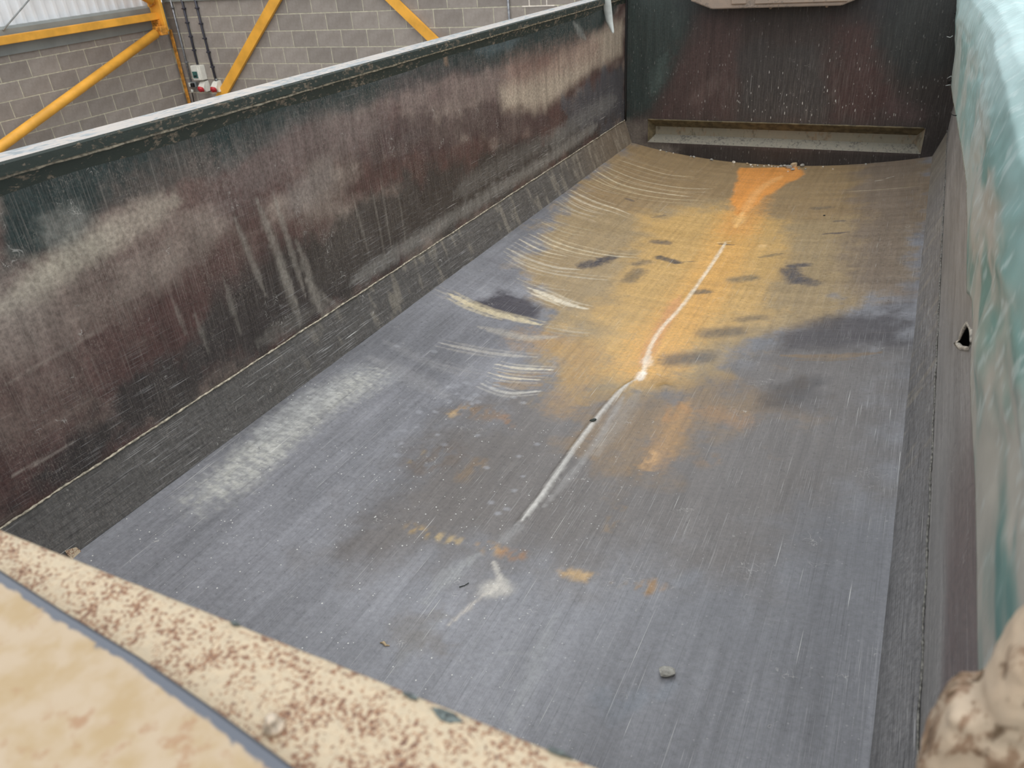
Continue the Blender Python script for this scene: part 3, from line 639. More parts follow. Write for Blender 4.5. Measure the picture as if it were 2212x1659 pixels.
M = {}
M['floor'] = worn_plate('worn_floor_liner', (420, 4, 1), (6, 260, 1), rough=(0.27, 0.46), grain_amp=0.20, bump=0.10)
M['lwall'] = worn_plate('worn_painted_side', (1, 5, 300), (1, 330, 6), dots=False, rough=(0.42, 0.62), grain_amp=0.4, fleck=0.42, streak=1.0)
M['cham'] = worn_plate('scoured_steel_skirt', (220, 4, 280), (6, 260, 10), rough=(0.36, 0.58), dots=False, streak=1.0, grain_amp=0.4, fleck=0.35, dark=0.85)
M['head'] = worn_plate('worn_painted_headboard', (170, 1, 6), (190, 1, 6), dots=True, dot_scale=95, dot_map=(1, 1, 0.22), dot_r=0.24, rough=(0.45, 0.65))

def rusty(name, cream, rust, dark, scale, amount=0.5, vary=(1, 1, 1)):
    t = NT(name)
    v = t.mapped(vary)
    a = t.noise(scale, v, 4, 0.62, 0.3); b = t.noise(scale * 0.16, v, 3, 0.6); c = t.noise(scale * 1.7, t.mapped(vary, loc=(4, 2, 8)), 3, 0.6)
    soft = t.noise(scale * 0.5, t.mapped(vary, loc=(9, 1, 3)), 4, 0.7)
    col = t.mix(t.ramp(soft, 0.35, 0.7), L4(cream), L4([min(255, v * 1.06) for v in (cream[0], cream[1] * 0.985, cream[2] * 0.97)]))
    thr = t.math('ADD', a, t.math('MULTIPLY', t.math('SUBTRACT', b, 0.5), 0.55))
    col = t.mix(t.ramp(thr, 0.60 - 0.14 * amount, 0.70 - 0.14 * amount, 0, 0.8), col, L4(rust))
    col = t.mix(t.ramp(t.math('ADD', t.math('MULTIPLY', c, 0.5), t.math('MULTIPLY', thr, 0.5)), 0.58 - 0.07 * amount, 0.66 - 0.07 * amount, 0, 0.85), col, L4(dark))
    t.bump(t.math('SUBTRACT', soft, thr), 0.35, 0.002)
    return t.done(col, t.ramp(thr, 0.4, 0.7, 0.5, 0.8), 0, 0.35)
M['rust'] = rusty('rust_spotted_cream_paint', (190, 175, 150), (146, 98, 68), (98, 76, 68), 240, 0.8)
M['rust_near'] = rusty('cream_paint_faint_rust', (186, 168, 134), (160, 124, 90), (126, 114, 98), 90, 0.3)
M['rust_post'] = rusty('flaking_rust_brown', (190, 172, 150), (132, 102, 78), (88, 70, 50), 30, 0.95, (1.2, 1.2, 0.5))
M['rail'] = rusty('chalky_worn_rail', (180, 174, 168), (160, 166, 170), (140, 148, 150), 40, 0.9, (1, 0.5, 1))
M['rail_in'] = rusty('dark_green_rail_face', (48, 56, 52), (96, 88, 76), (120, 110, 96), 70, 0.35, (1, 0.5, 1))
M['bead'] = simple('pale_dusty_weld', (176, 168, 150), 0.7, 0.3, 60)
M['beadw'] = simple('dull_grey_weld', (122, 120, 114), 0.7, 0.4, 60)
M['outer'] = simple('dark_green_outer_paint', (34, 58, 54), 0.45, 0.15, 5)
M['steel'] = simple('bare_worn_steel', (150, 152, 158), 0.32, 0.2, 60, 0.85)
M['chip'] = simple('old_teal_paint', (84, 92, 90), 0.6, 0.5, 300)
M['bolt'] = simple('cream_painted_bolt', (196, 180, 160), 0.4, 0.25, 120, 0.2)
M['cavity_shade'] = simple('cavity_shade_black', (10, 12, 13), 0.9, 0.2)
M['torn'] = simple('torn_bright_edge', (186, 178, 164), 0.5, 0.3, 90)
M['olive'] = simple('olive_brown_stained_steel', (98, 88, 66), 0.7, 0.25, 20)
M['recess'] = rusty('grey_green_recess', (128, 124, 110), (132, 116, 96), (104, 100, 88), 26, 0.4, (1, 1, 0.5))
M['ledge'] = rusty('dusty_white_ledge', (130, 127, 116), (112, 109, 102), (94, 90, 84), 60, 0.5, (1, 1, 1))
M['housing'] = rusty('dusty_beige_housing', (146, 132, 120), (132, 120, 110), (118, 110, 102), 40, 0.4)
M['flap'] = simple('milky_plastic_flap', (196, 202, 200), 0.4, 0.08, 12)

def stone_mat(name, c):
    t = NT(name); n = t.noise(60, detail=4, rough=0.7)
    return t.done(t.mix(t.ramp(n, 0.35, 0.65), L4([v * 0.8 for v in c]), L4(c)), 0.8, 0, 0.3)
M['st_white'] = stone_mat('white_stone', (238, 230, 214)); M['st_grey'] = stone_mat('grey_stone', (178, 176, 168)); M['st_tan'] = stone_mat('tan_stone', (206, 184, 150)); M['st_dark'] = stone_mat('dark_stone', (62, 68, 64))

# building
t = NT('concrete_block'); oi = t.n('ShaderNodeObjectInfo').outputs['Random']
n1 = t.noise(9, detail=5, rough=0.7); n2 = t.noise(120, detail=2)
col = t.mix(oi, L4((150, 142, 135)), L4((168, 159, 151)))
col = t.mix(t.ramp(n1, 0.3, 0.7), col, t.mix(1.0, col, (0.80, 0.79, 0.78, 1), 'MULTIPLY'))
col = t.mix(t.ramp(n2, 0.62, 0.75, 0, 0.4), col, L4((92, 88, 86)))
t.bump(n2, 0.4, 0.003); M['block'] = t.done(col, 0.92, 0, 0.2)
M['mortar'] = simple('pale_mortar', (204, 198, 176), 0.95, 0.1, 20)
M['fresh'] = simple('fresh_pale_mortar', (236, 226, 214), 0.95, 0.06, 20)
M['flash'] = simple('grey_flashing', (134, 139, 137), 0.5, 0.06, 3)
M['yellow'] = simple('yellow_steel_paint', (236, 172, 66), 0.42, 0.08, 4)
M['yellow_dirty'] = simple('scuffed_yellow_steel', (206, 142, 56), 0.55, 0.25, 18)
M['clad'] = simple('white_cladding', (232, 234, 236), 0.45, 0.03, 2)
M['galv'] = simple('galvanised_conduit', (150, 152, 156), 0.35, 0.15, 30, 0.6)
M['dark_conduit'] = simple('dark_grey_cable', (58, 58, 68), 0.5, 0.1)
M['white_plastic'] = simple('white_plastic', (226, 224, 214), 0.4, 0.04)
M['grey_plastic'] = simple('grey_metal_box', (140, 144, 144), 0.4, 0.1)
M['black_plastic'] = simple('black_plastic', (22, 22, 24), 0.4, 0.1)
M['red_plastic'] = simple('red_plastic', (176, 36, 44), 0.4, 0.08)
M['smoke'] = simple('tinted_window', (62, 104, 98), 0.15, 0.1)
M['concrete'] = simple('concrete_floor', (132, 130, 126), 0.8, 0.2, 1.5)

# ---------------------------------------------------------------- the shed
XC, YB = -10.98, 9.70            # shed corner behind and left of the tipper
PITCH = 0.0122                   # the tipper stands nose-up against the shed by this angle
fl = obj('floor', boxes_mesh('floor', [(-11.4, 9, -9, 10.1, -H - 0.15, -H)]), M['concrete'])
structure(fl, 'grey concrete floor of the shed', 'floor')

BL, BH, CW = 0.437, 0.212, 0.45   # block face and course width
def block_mesh(name, w):
    return boxes_mesh(name, [(-w / 2, w / 2, -0.05, 0.05, -BH / 2, BH / 2)])
full = block_mesh('block', BL); full.materials.append(M['block'])
cut_cache = {}
def block_of(w):
    k = round(w, 2)
    if abs(k - BL) < 0.006: return full
    if k not in cut_cache:
        cut_cache[k] = block_mesh('cut_block', k); cut_cache[k].materials.append(M['block'])
    return cut_cache[k]
def lay_blocks(wall, length, z_top, rows, phase, individual, along):
    """blocks as children of a wall; `along` maps (distance from the corner, z) to local location and yaw"""
    extra = []
    for r in range(rows):
        zc = z_top - 0.225 * r - 0.225 / 2
        s = -((phase + 0.225 * (r % 2)) % CW)
        while s < length:
            a = max(s, 0.0); b = min(s + CW, length)
            if b - a > 0.04:
                w = b - a - 0.013; mid = (a + b) / 2
                if individual(mid, r):
                    loc, yaw = along(mid, zc)
                    o = bpy.data.objects.new('block', block_of(w)); C.objects.link(o)
                    o.parent = wall; o.location = loc; o.rotation_euler = (0, 0, yaw)
                else: extra.append((mid, zc, w))
            s += CW
    return extra
def extra_blocks(wall, extra, along):
    bx = []
    V, F = [], []
    for mid, zc, w in extra:
        loc, yaw = along(mid, zc); c, s = math.cos(yaw), math.sin(yaw); k = len(V)
        for dx in (-w / 2, w / 2):
            for dy in (-0.05, 0.05):
                for dz in (-BH / 2, BH / 2):
                    V.append((loc[0] + dx * c - dy * s, loc[1] + dx * s + dy * c, loc[2] + dz))
        F += [tuple(k + i for i in f) for f in ((0, 1, 3, 2), (4, 6, 7, 5), (0, 4, 5, 1), (2, 3, 7, 6), (0, 2, 6, 4), (1, 5, 7, 3))]
    o = bpy.data.objects.new('far_blocks', mesh_from('far_blocks', V, F)); C.objects.link(o)
    o.data.materials.append(M['block']); o.parent = wall; o['kind'] = 'stuff'
ZT = -0.551
# back wall (local origin: top of the blockwork in the corner)
wb = obj('wall_back', boxes_mesh('wall_back', [(0, 18, 0.003, 0.2, -(H - 0.551), 0)]), M['mortar'], None, (XC, YB, ZT))
structure(wb, 'grey concrete block wall across the back of the shed', 'wall')
along_b = lambda s, z: ((s, 0.05, z - ZT), 0.0)
ex = lay_blocks(wb, 18.0, ZT, 11, (7.795 + XC) % CW + 0.225, lambda m, r: m < 10.2, along_b)
extra_blocks(wb, ex, along_b)
fm = [(-4.683, -4.24, -0.787, -0.773), (-4.587, -4.574, -0.775, -0.70), (-4.348, -4.336, -0.772, -0.70)]
for (a, b, c, d) in fm:
    o = bpy.data.objects.new('mortar_smear', boxes_mesh('mortar_smear', [(a - XC, b - XC, -0.006, 0.01, c - ZT, d - ZT)], 0.002)); C.objects.link(o)
    o.data.materials.append(M['fresh']); o.parent = wb
# left wall: top is lower there
ZTL = -0.776
wl = obj('wall_left', boxes_mesh('wall_left', [(-0.2, -0.003, -16, 0, -(H - 0.776), 0)]), M['mortar'], None, (XC, YB, ZTL))
wl.rotation_euler = (PITCH, 0, 0)
structure(wl, 'concrete block wall down the left side of the shed', 'wall')
along_l = lambda s, z: ((-0.05, -s, z - ZTL), math.pi / 2)
ex = lay_blocks(wl, 16.0, ZTL, 10, (-(YB - 9.211)) % CW, lambda m, r: m < 8.2, along_l)
extra_blocks(wl, ex, along_l)

def left_obj(name, me, mat):
    o = obj(name, me, mat, None, (XC, YB, 0)); o.rotation_euler = (PITCH, 0, 0); return o
# flashing on the left wall and on the back wall
structure(left_obj('trim_1', prism_mesh('flashing', [(0.0, -0.905), (0.035, -0.905), (0.035, -0.60), (0.0, -0.57), (-0.2, -0.57), (-0.2, -0.60), (0.0, -0.61)], 'y', -16, 0.0), M['flash']), 'grey metal flashing between left block wall and white cladding', 'flashing')
o = obj('trim_2', boxes_mesh('flashing', [(0.05, 18, -0.035, 0.0, -0.0, 0.30)], 0.004), M['flash'], None, (XC, YB, ZT))
structure(o, 'grey metal flashing along the top of the back block wall', 'flashing')
# white ribbed cladding: one panel per metre
def clad_panel(name, length, height):
    prof = []
    y = 0.0
    while y < length - 1e-6:
        prof += [(y, 0.0), (y + 0.10, 0.0), (y + 0.112, 0.03), (y + 0.155, 0.03)]
        y += 1.0 / 6
    prof.append((length, 0.0))
    V = [(d, -p, 0) for p, d in prof] + [(d, -p, height) for p, d in prof]
    n = len(prof)
    F = [(i, i + 1, n + i + 1, n + i) for i in range(n - 1)]
    me = mesh_from(name, V, F); return me
wc = left_obj('wall_left_cladding', boxes_mesh('wall_left_cladding', [(-0.25, -0.10, -16, 0, -0.6, 2.6)]), M['clad'])
structure(wc, 'white ribbed metal cladding above the left block wall', 'cladding')
pm = clad_panel('cladding_panel', 1.0, 3.2); pm.materials.append(M['clad'])
for i in range(16):
    o = bpy.data.objects.new('cladding_panel', pm); C.objects.link(o); o.parent = wc; o.location = (-0.095, -float(i), -0.598)
wd = obj('wall_back_cladding', boxes_mesh('wall_back_cladding', [(0, 18, 0.10, 0.25, 0.3, 3.2)]), M['clad'], None, (XC, YB, ZT))
structure(wd, 'white ribbed metal cladding above the back block wall', 'cladding')
for i in range(18):
    o = bpy.data.objects.new('cladding_panel', pm); C.objects.link(o); o.parent = wd; o.location = (float(i) + 1.0, 0.095, 0.3); o.rotation_euler = (0, 0, -math.pi / 2)

# yellow steelwork
rail = left_obj('wall_rail', boxes_mesh('wall_rail', [(0.06, 0.18, -16, -0.28, -0.767, -0.668)], 0.006, 2), M['yellow'])
tag(rail, 'yellow horizontal steel rail along the grey flashing of the left wall', 'steel rail')
col_ = root_thing('corner_column', 'yellow steel column in the shed corner with bolted bracket plate', 'column', (XC + 0.12, YB - 0.1, -H))
part('shaft', boxes_mesh('shaft', [(XC + 0.06, XC + 0.115, YB - 0.06, YB - 0.035, -H, -0.94), (XC + 0.03, XC + 0.20, YB - 0.25, YB - 0.10, -0.5, 2.0)], 0.004), M['yellow_dirty'], col_)
bp = part('bracket_plate', prism_mesh('bracket_plate', [(XC + 0.02, -0.36), (XC + 0.26, -0.36), (XC + 0.285, -0.90), (XC + 0.28, -0.935), (XC + 0.015, -0.955), (XC + 0.0, -0.62)], 'y', YB - 0.285, YB - 0.25, 0.003), M['yellow'], col_)
part('bracket_flange', boxes_mesh('bracket_flange', [(XC + 0.262, XC + 0.292, YB - 0.30, YB - 0.252, -0.945, -0.40)], 0.004), M['yellow'], col_)
part('gusset', prism_mesh('gusset', [(XC + 0.02, -0.74), (XC + 0.19, -0.78), (XC + 0.21, -0.92), (XC + 0.03, -0.95)], 'y', YB - 0.325, YB - 0.29, 0.004), M['yellow_dirty'], col_)
part('gusset', prism_mesh('gusset', [(XC + 0.04, -0.40), (XC + 0.2, -0.40), (XC + 0.19, -0.56), (XC + 0.08, -0.60)], 'y', YB - 0.325, YB - 0.29, 0.004), M['yellow_dirty'], col_)
for (bx_, bz_) in ((0.10, -0.80), (0.16, -0.85), (0.10, -0.88), (0.12, -0.46), (0.16, -0.52)):
    part('bolt_head', tube_mesh('bolt_head', [(XC + bx_, YB - 0.324, bz_), (XC + bx_, YB - 0.345, bz_)], 0.016, 6), M['yellow_dirty'], col_)
tb = root_thing('tube_brace', 'yellow round steel tube bracing diagonally down the left block wall', 'steel brace', (-10.75, 5.0, -2.36))
d = Vector((0, 6.261 - 9.323, (-1.928 - PITCH * 3.44) - (-0.915 - PITCH * 0.38)))
p0 = Vector((-10.75, 9.323, -0.915 - PITCH * 0.38))
part('tube', tube_mesh('tube', [p0 + d * 0.03, p0 + d * 0.75, p0 + d * 1.5, p0 + d * 1.95], 0.066, 20), M['yellow'], tb)
part('end_plate', boxes_mesh('end_plate', [(-10.84, -10.66, 9.27, 9.40, -0.985, -0.86)], 0.006), M['yellow_dirty'], tb)
tb2 = tag(obj('tube_brace', tube_mesh('tube', [(-10.75, 9.32, -0.50), (-10.78, 9.05, -0.33), (-10.78, 7.2, 0.85)], 0.066, 20), M['yellow']), 'yellow steel tube rising from the bracket in the shed corner', 'steel brace')
w = tag(obj('brace_wire', tube_mesh('brace_wire', [(-10.93, 6.98, -0.64), (-10.95, 7.48, -0.335), (-10.95, 9.0, 0.62)], 0.011, 8), M['grey_plastic']), 'thin grey wire crossing the white cladding of the left wall', 'wire')
def flat_brace(a, b, w, label):
    a = Vector(a); b = Vector(b); d = (b - a).normalized(); n = Vector((-d.z, 0, d.x)) * w / 2
    V = []
    for y in (9.64, 9.69):
        for p in (a - n, a + n, b + n, b - n): V.append((p.x, y, p.z))
    F = [(0, 1, 2, 3), (7, 6, 5, 4), (0, 4, 5, 1), (1, 5, 6, 2), (2, 6, 7, 3), (3, 7, 4, 0)]
    return tag(obj('flat_brace', mesh_from('flat_brace', V, F), M['yellow']), label, 'steel brace', 'flat yellow braces on the back wall')
def ext(p, q, a, b):
    p = Vector((p[0], 0, p[1])); q = Vector((q[0], 0, q[1])); return p + (q - p) * a, p + (q - p) * b
a, b = ext((-8.618, -0.586), (-10.054, -1.862), -0.5, 1.28)
flat_brace(a, b, 0.145, 'flat yellow steel brace sloping down to the left beside the red sockets')
a, b = ext((-6.596, -0.646), (-6.054, -1.11), -1.2, 2.9)
flat_brace(a, b, 0.125, 'flat yellow steel brace sloping down to the right on the back wall')

# electrics on the back wall
def conduit(name, pts, r, mat, label, clips, clipmat, group=None):
    root = root_thing(name, label, 'conduit', (pts[-1][0], 9.68, pts[-1][2]), group)
    part('pipe', tube_mesh('pipe', pts, r, 10), mat, root)
    for (x, z) in clips:
        part('saddle_clip', boxes_mesh('saddle_clip', [(x - r - 0.010, x + r + 0.012, 9.65, 9.70, z - 0.011, z + 0.011)], 0.004), clipmat, root)
    return root
conduit('conduit', [(-10.742, 9.675, -0.30), (-10.748, 9.675, -1.2), (-10.755, 9.675, -1.735)], 0.015, M['galv'], 'galvanised conduit running down to the small grey socket in the corner', [(-10.745, -0.63), (-10.75, -1.43)], M['galv'])
conduit('conduit', [(-10.502, 9.675, -0.45), (-10.505, 9.675, -1.0), (-10.51, 9.675, -1.48)], 0.017, M['dark_conduit'], 'dark cable run with clips ending at the white breaker box', [(-10.502, -0.65), (-10.504, -0.85), (-10.506, -1.05), (-10.508, -1.25)], M['dark_conduit'])
conduit('conduit', [(-10.22, 9.675, -0.45), (-10.218, 9.675, -1.0), (-10.19, 9.675, -1.72)], 0.018, M['dark_conduit'], 'dark cable run with clips ending at the right red socket', [(-10.22, -0.65), (-10.219, -0.87), (-10.217, -1.08), (-10.205, -1.28), (-10.197, -1.5)], M['dark_conduit'])
conduit('conduit', [(-4.865, 9.675, -0.40), (-4.86, 9.675, -1.0), (-4.85, 9.675, -H + 0.3)], 0.016, M['galv'], 'single grey conduit on the back wall just above the tipper rail', [(-4.861, -1.3)], M['galv'])
bd = root_thing('breaker_box', 'small white breaker box with green tinted window on the back wall', 'breaker box', (-10.485, 9.68, -1.69))
part('case', boxes_mesh('case', [(-10.585, -10.385, 9.58, 9.70, -1.69, -1.468)], 0.008, 2), M['white_plastic'], bd)
part('window', boxes_mesh('window', [(-10.56, -10.46, 9.568, 9.585, -1.655, -1.555)], 0.003), M['smoke'], bd)
part('switch', boxes_mesh('switch', [(-10.53, -10.475, 9.560, 9.575, -1.632, -1.612)], 0.003), M['black_plastic'], bd)
part('hinge_rib', boxes_mesh('hinge_rib', [(-10.44, -10.425, 9.570, 9.585, -1.685, -1.475)], 0.003), M['white_plastic'], bd)
def red_socket(x, label):
    rs = root_thing('power_socket', label, 'socket', (x, 9.68, -1.86), 'red power sockets on the back wall')
    V = [(x - 0.055, 9.70, -1.705), (x + 0.055, 9.70, -1.705), (x + 0.075, 9.70, -1.86), (x - 0.075, 9.70, -1.86),
         (x - 0.05, 9.63, -1.715), (x + 0.05, 9.63, -1.715), (x + 0.07, 9.56, -1.80), (x - 0.07, 9.56, -1.80), (x + 0.07, 9.60, -1.865), (x - 0.07, 9.60, -1.865)]
    F = [(4, 5, 1, 0), (4, 7, 6, 5), (7, 9, 8, 6), (9, 3, 2, 8), (0, 3, 9, 7, 4), (1, 5, 6, 8, 2), (0, 1, 2, 3)]
    part('case', mesh_from('case', V, F), M['white_plastic'], rs)
    part('lid', tube_mesh('lid', [(x, 9.575, -1.80), (x, 9.55, -1.845)], [0.056, 0.05], 18), M['red_plastic'], rs)
    part('lid_boss', tube_mesh('lid_boss', [(x, 9.555, -1.825), (x, 9.535, -1.855)], [0.024, 0.02], 12), M['red_plastic'], rs)
    part('cable_gland', tube_mesh('cable_gland', [(x, 9.67, -1.70), (x, 9.67, -1.675)], 0.018, 10), M['grey_plastic'], rs)
    return rs
red_socket(-10.445, 'white angled power socket with red lid below the breaker box')
red_socket(-10.17, 'white angled power socket with red lid nearest the yellow flat brace')
ss = root_thing('wall_socket', 'small grey metal wall socket with black plug in the corner', 'socket', (-10.71, 9.68, -1.81))
part('box', boxes_mesh('box', [(-10.79, -10.63, 9.64, 9.70, -1.81, -1.73)], 0.006), M['grey_plastic'], ss)
part('face', boxes_mesh('face', [(-10.78, -10.715, 9.634, 9.642, -1.80, -1.74)], 0.002), M['white_plastic'], ss)
part('plug', boxes_mesh('plug', [(-10.705, -10.645, 9.595, 9.645, -1.80, -1.74)], 0.006), M['black_plastic'], ss)
cb = root_thing('hanging_cable', 'thin black cable with white tip hanging below the grey socket', 'cable', (-10.75, 9.66, -2.4))
part('lead', tube_mesh('lead', [(-10.72, 9.63, -1.85), (-10.745, 9.63, -1.88), (-10.757, 9.64, -1.94), (-10.775, 9.65, -2.05), (-10.77, 9.65, -2.4)], 0.009, 8), M['black_plastic'], cb)
part('tip', tube_mesh('tip', [(-10.72, 9.63, -1.84), (-10.735, 9.63, -1.885)], 0.02, 10), M['white_plastic'], cb)

# ---------------------------------------------------------------- the tipper body
XL, XR, ZW, ZF, CI, YH, YN = -2.098, 0.2023, -1.3394, -1.5142, 0.0621, 6.13, 0.27
FL, FR = XL + CI, XR - CI
XM, HW = (FL + FR) / 2, (FR - FL) / 2
body = root_thing('tipper_body', 'long worn steel tipper body with dished floor and stained liner', 'tipper body', (XM, 3.2, -1.66))
def dish(y): return 0.085 + 0.035 * np.clip((y - 1) / 5, 0, 1)
CREASE = np.array([m for op in FLOOR_MARKS if op[0] == 's' and op[2] in (0.009, 0.01) for m in op[1] if m[0] > -1.2])
crease_a = [op[1] for op in FLOOR_MARKS if op[2] == 0.009][0]; crease_b = [op[1] for op in FLOOR_MARKS if op[2] == 0.01 and len(op[1]) == 6][0]
def floor_z(x, y):
    u = (x - XM) / HW
    z = ZF - dish(y) * (1 - u * u)
    P = np.stack([x, y], 1)
    z = z + 0.007 * np.exp(-(seg_dist(P, smooth_line(crease_a)) / 0.014) ** 2) + 0.008 * np.exp(-(seg_dist(P, smooth_line(crease_b)) / 0.012) ** 2)
    z = z + 0.006 * (fbm(x * 2.2, y * 2.2, 3, 11) - 0.5) + 0.0016 * (fbm(x * 14, y * 9, 2, 21) - 0.5)
    for (dx, dy, h, r) in ((-0.72, 2.62, 0.012, 0.03), (-0.66, 4.35, 0.010, 0.03)):
        z = z + h * np.exp(-((x - dx) ** 2 + (y - dy) ** 2) / r ** 2)
    return z
me, P, co = grid_mesh('floor_plate', np.linspace(FL - 0.004, FR + 0.004, 273), np.linspace(YN, YH, 1140), lambda u, v: (u, v, floor_z(u, v)))
n0 = fbm(P[:, 0] * 3, P[:, 1] * 1.6, 4, 2)[:, None]; n1 = fbm(P[:, 0] * 40, P[:, 1] * 3, 3, 5)[:, None]
colr = lin((128, 129, 134)) * (0.55 + 0.9 * n0) * (0.85 + 0.3 * n1)
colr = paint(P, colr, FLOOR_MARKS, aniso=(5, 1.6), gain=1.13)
smear = fbm(P[:, 0] * 2.4, P[:, 1] * 26 + P[:, 0] * 2, 4, 66)[:, None]; fard = sstep(2.4, 3.4, P[:, 1])[:, None]
colr = colr * (1 + fard * (0.86 + 0.28 * smear - 1))
colr = colr * (0.86 + 0.28 * fbm(P[:, 0] * 60, P[:, 1] * 2.5, 3, 68)[:, None])
put_color(me, colr)
och = sstep(2.6, 3.4, P[:, 1])
mk = np.stack([0.68 - 0.30 * och, 0.10 + 0.15 * och, np.clip(1 - sstep(1.9, 2.6, P[:, 1]), 0, 1) * (0.9 - 0.7 * sstep(-1.0, -0.4, P[:, 0]))], 1)
edge = np.clip(1 - (FR - P[:, 0]) / 0.35, 0, 1); mk[:, 0] = np.clip(mk[:, 0] + 0.35 * edge, 0, 1)
put_color(me, mk, 'Msk')
floor_plate = part('floor_plate', me, M['floor'], body)
floor_plate['label'] = 'dished floor liner, slate grey near, stained ochre and orange at far end'

# left side plate
def lwave(y, z): return 0.006 * (fbm(y * 1.4, z * 2.0, 3, 31) - 0.5)
me, P, co = grid_mesh('side_plate', np.linspace(YN, YH, 780), np.linspace(ZW, -0.43, 120), lambda u, v: (XL + lwave(u, v), u, v))
n0 = fbm(P[:, 0] * 2.5, P[:, 1] * 6, 5, 41)[:, None]; n1 = fbm(P[:, 0] * 30, P[:, 1] * 5, 3, 45)[:, None]; n2 = fbm(P[:, 0] * 14, P[:, 1] * 14, 4, 47)[:, None]
colr = lin((80, 58, 55)) * (0.7 + 0.6 * n2)
k = 0.7 * sstep(0.40, 0.70, n0) * (0.5 + 0.9 * n2)
colr = colr * (1 - k) + lin((150, 138, 128)) * k
colr = paint(P, colr, LEFT_WALL_MARKS, aniso=(5, 2), gain=1.2)
colr = colr * (0.72 + 0.56 * n1)
put_color(me, colr)
hgt = (P[:, 1] - ZW) / 0.9
low = 1 - sstep(0.0, 0.42, hgt - 0.10 * np.clip((P[:, 0] - 2) / 4, 0, 1))
mk = np.stack([0.10 + 0.80 * low, 0.55 - 0.25 * low, 0 * low], 1)
put_color(me, mk, 'Msk')
o = part('side_plate', me, M['lwall'], body); o['label'] = 'tall left side plate, green and maroon paint worn to dusty steel'
# outer skin of the left side with stiffening posts
part('outer_skin', boxes_mesh('outer_skin', [(XL - 0.09, XL - 0.08, YN, YH, -1.66, -0.43)]), M['outer'], body)
for i in range(7):
    yy = YN + 0.25 + i * 0.9
    part('side_post', boxes_mesh('side_post', [(XL - 0.17, XL - 0.09, yy, yy + 0.1, -1.66, -0.45)], 0.008), M['outer'], body)
# left top rail
rl = part('top_rail', prism_mesh('top_rail', [(-2.19, -0.415), (-2.08, -0.415), (-2.074, -0.421), (-2.074, -0.449), (-2.09, -0.452), (-2.098, -0.50), (-2.19, -0.50)], 'y', YN, YH - 0.02), M['rail'], body)
rl.data.materials.append(M['rail_in'])
for p_ in rl.data.polygons:
    if p_.normal.x > 0.3: p_.material_index = 1
pts = [(-2.091 + 0.002 * math.sin(y * 9), y, -0.4555 + 0.0012 * math.sin(y * 2.1) + random.uniform(-0.001, 0.001)) for y in np.arange(YN, YH - 0.1, 0.025)]
part('weld_bead', tube_mesh('weld_bead', pts, [0.0042 + random.uniform(-0.001, 0.0014) for _ in pts], 6), M['bead'], body)
pts = [(-2.099, y, -0.474 - 0.004 * math.sin(y * 1.3) - 0.008 * max(0, y - 1.4)) for y in np.arange(YN, 2.6, 0.03)]
part('weld_bead', tube_mesh('weld_bead', pts, [0.0032 + random.uniform(-0.0008, 0.001) for _ in pts], 6), M['beadw'], body)
# skirt plates in the lower corners
def skirt(xw, xf, seed, right):
    me, P, co = grid_mesh('skirt_plate', np.linspace(YN, YH, 700), np.linspace(0, 1, 26),
        lambda u, v: (xw + (xf - xw) * v + 0.003 * (fbm(u * 5, v * 2, 2, seed) - 0.5), u, ZW + (ZF - ZW) * v))
    n0 = fbm(P[:, 0] * 1.6, P[:, 1] * 2, 4, seed + 2)[:, None]; n1 = fbm(P[:, 0] * 4, P[:, 1] * 20, 3, seed + 3)[:, None]; n2 = fbm(P[:, 0] * 26, P[:, 1] * 1.5, 3, seed + 4)[:, None]
    far = sstep(4.6, 5.8, P[:, 0])[:, None]
    base = lin((124, 124, 125)) if right else lin((88, 86, 84))
    c = base * (0.75 + 0.5 * n0) * (0.8 + 0.4 * n1)
    mid = sstep(2.6, 4.4, P[:, 0])[:, None]
    c = c * (1 - 0.5 * mid) + lin((142, 138, 134) if right else (104, 100, 95)) * 0.5 * mid * (0.7 + 0.6 * n2)
    c = c * (1 - 0.8 * far) + lin((136, 128, 114) if right else (124, 110, 92)) * 0.8 * far * (0.7 + 0.6 * n2)
    dust = sstep(0.55, 0.75, n2) * sstep(1.6, 2.6, P[:, 0])[:, None] * 0.35
    c = c * (1 - dust) + lin((164, 156, 140)) * dust
    put_color(me, c)
    nr = 1 - 0.5 * far[:, 0]
    put_color(me, np.stack([(0.9 if right else 0.75) * nr, 0.15 + 0.35 * far[:, 0], 0 * nr], 1), 'Msk')
    return part('skirt_plate', me, M['cham'], body)
skirt(XL, FL, 60, False)['label'] = 'narrow sloping skirt plate along the left floor edge'
skirt(XR, FR, 80, True)['label'] = 'narrow scoured skirt plate along the right floor edge'
for xw, sgn in ((XL, 1), (XR, -1)):
    pts = [(xw + sgn * (0.003 + 0.0015 * math.sin(y * 23)), y, ZW + 0.004 + random.uniform(-0.0012, 0.0012)) for y in np.arange(0.3, YH, 0.012)]
    part('weld_bead', tube_mesh('weld_bead', pts, [(0.0036 if sgn > 0 else 0.0024) + random.uniform(-0.0014, 0.0014) for _ in pts], 5), M['bead'] if sgn > 0 else M['beadw'], body)

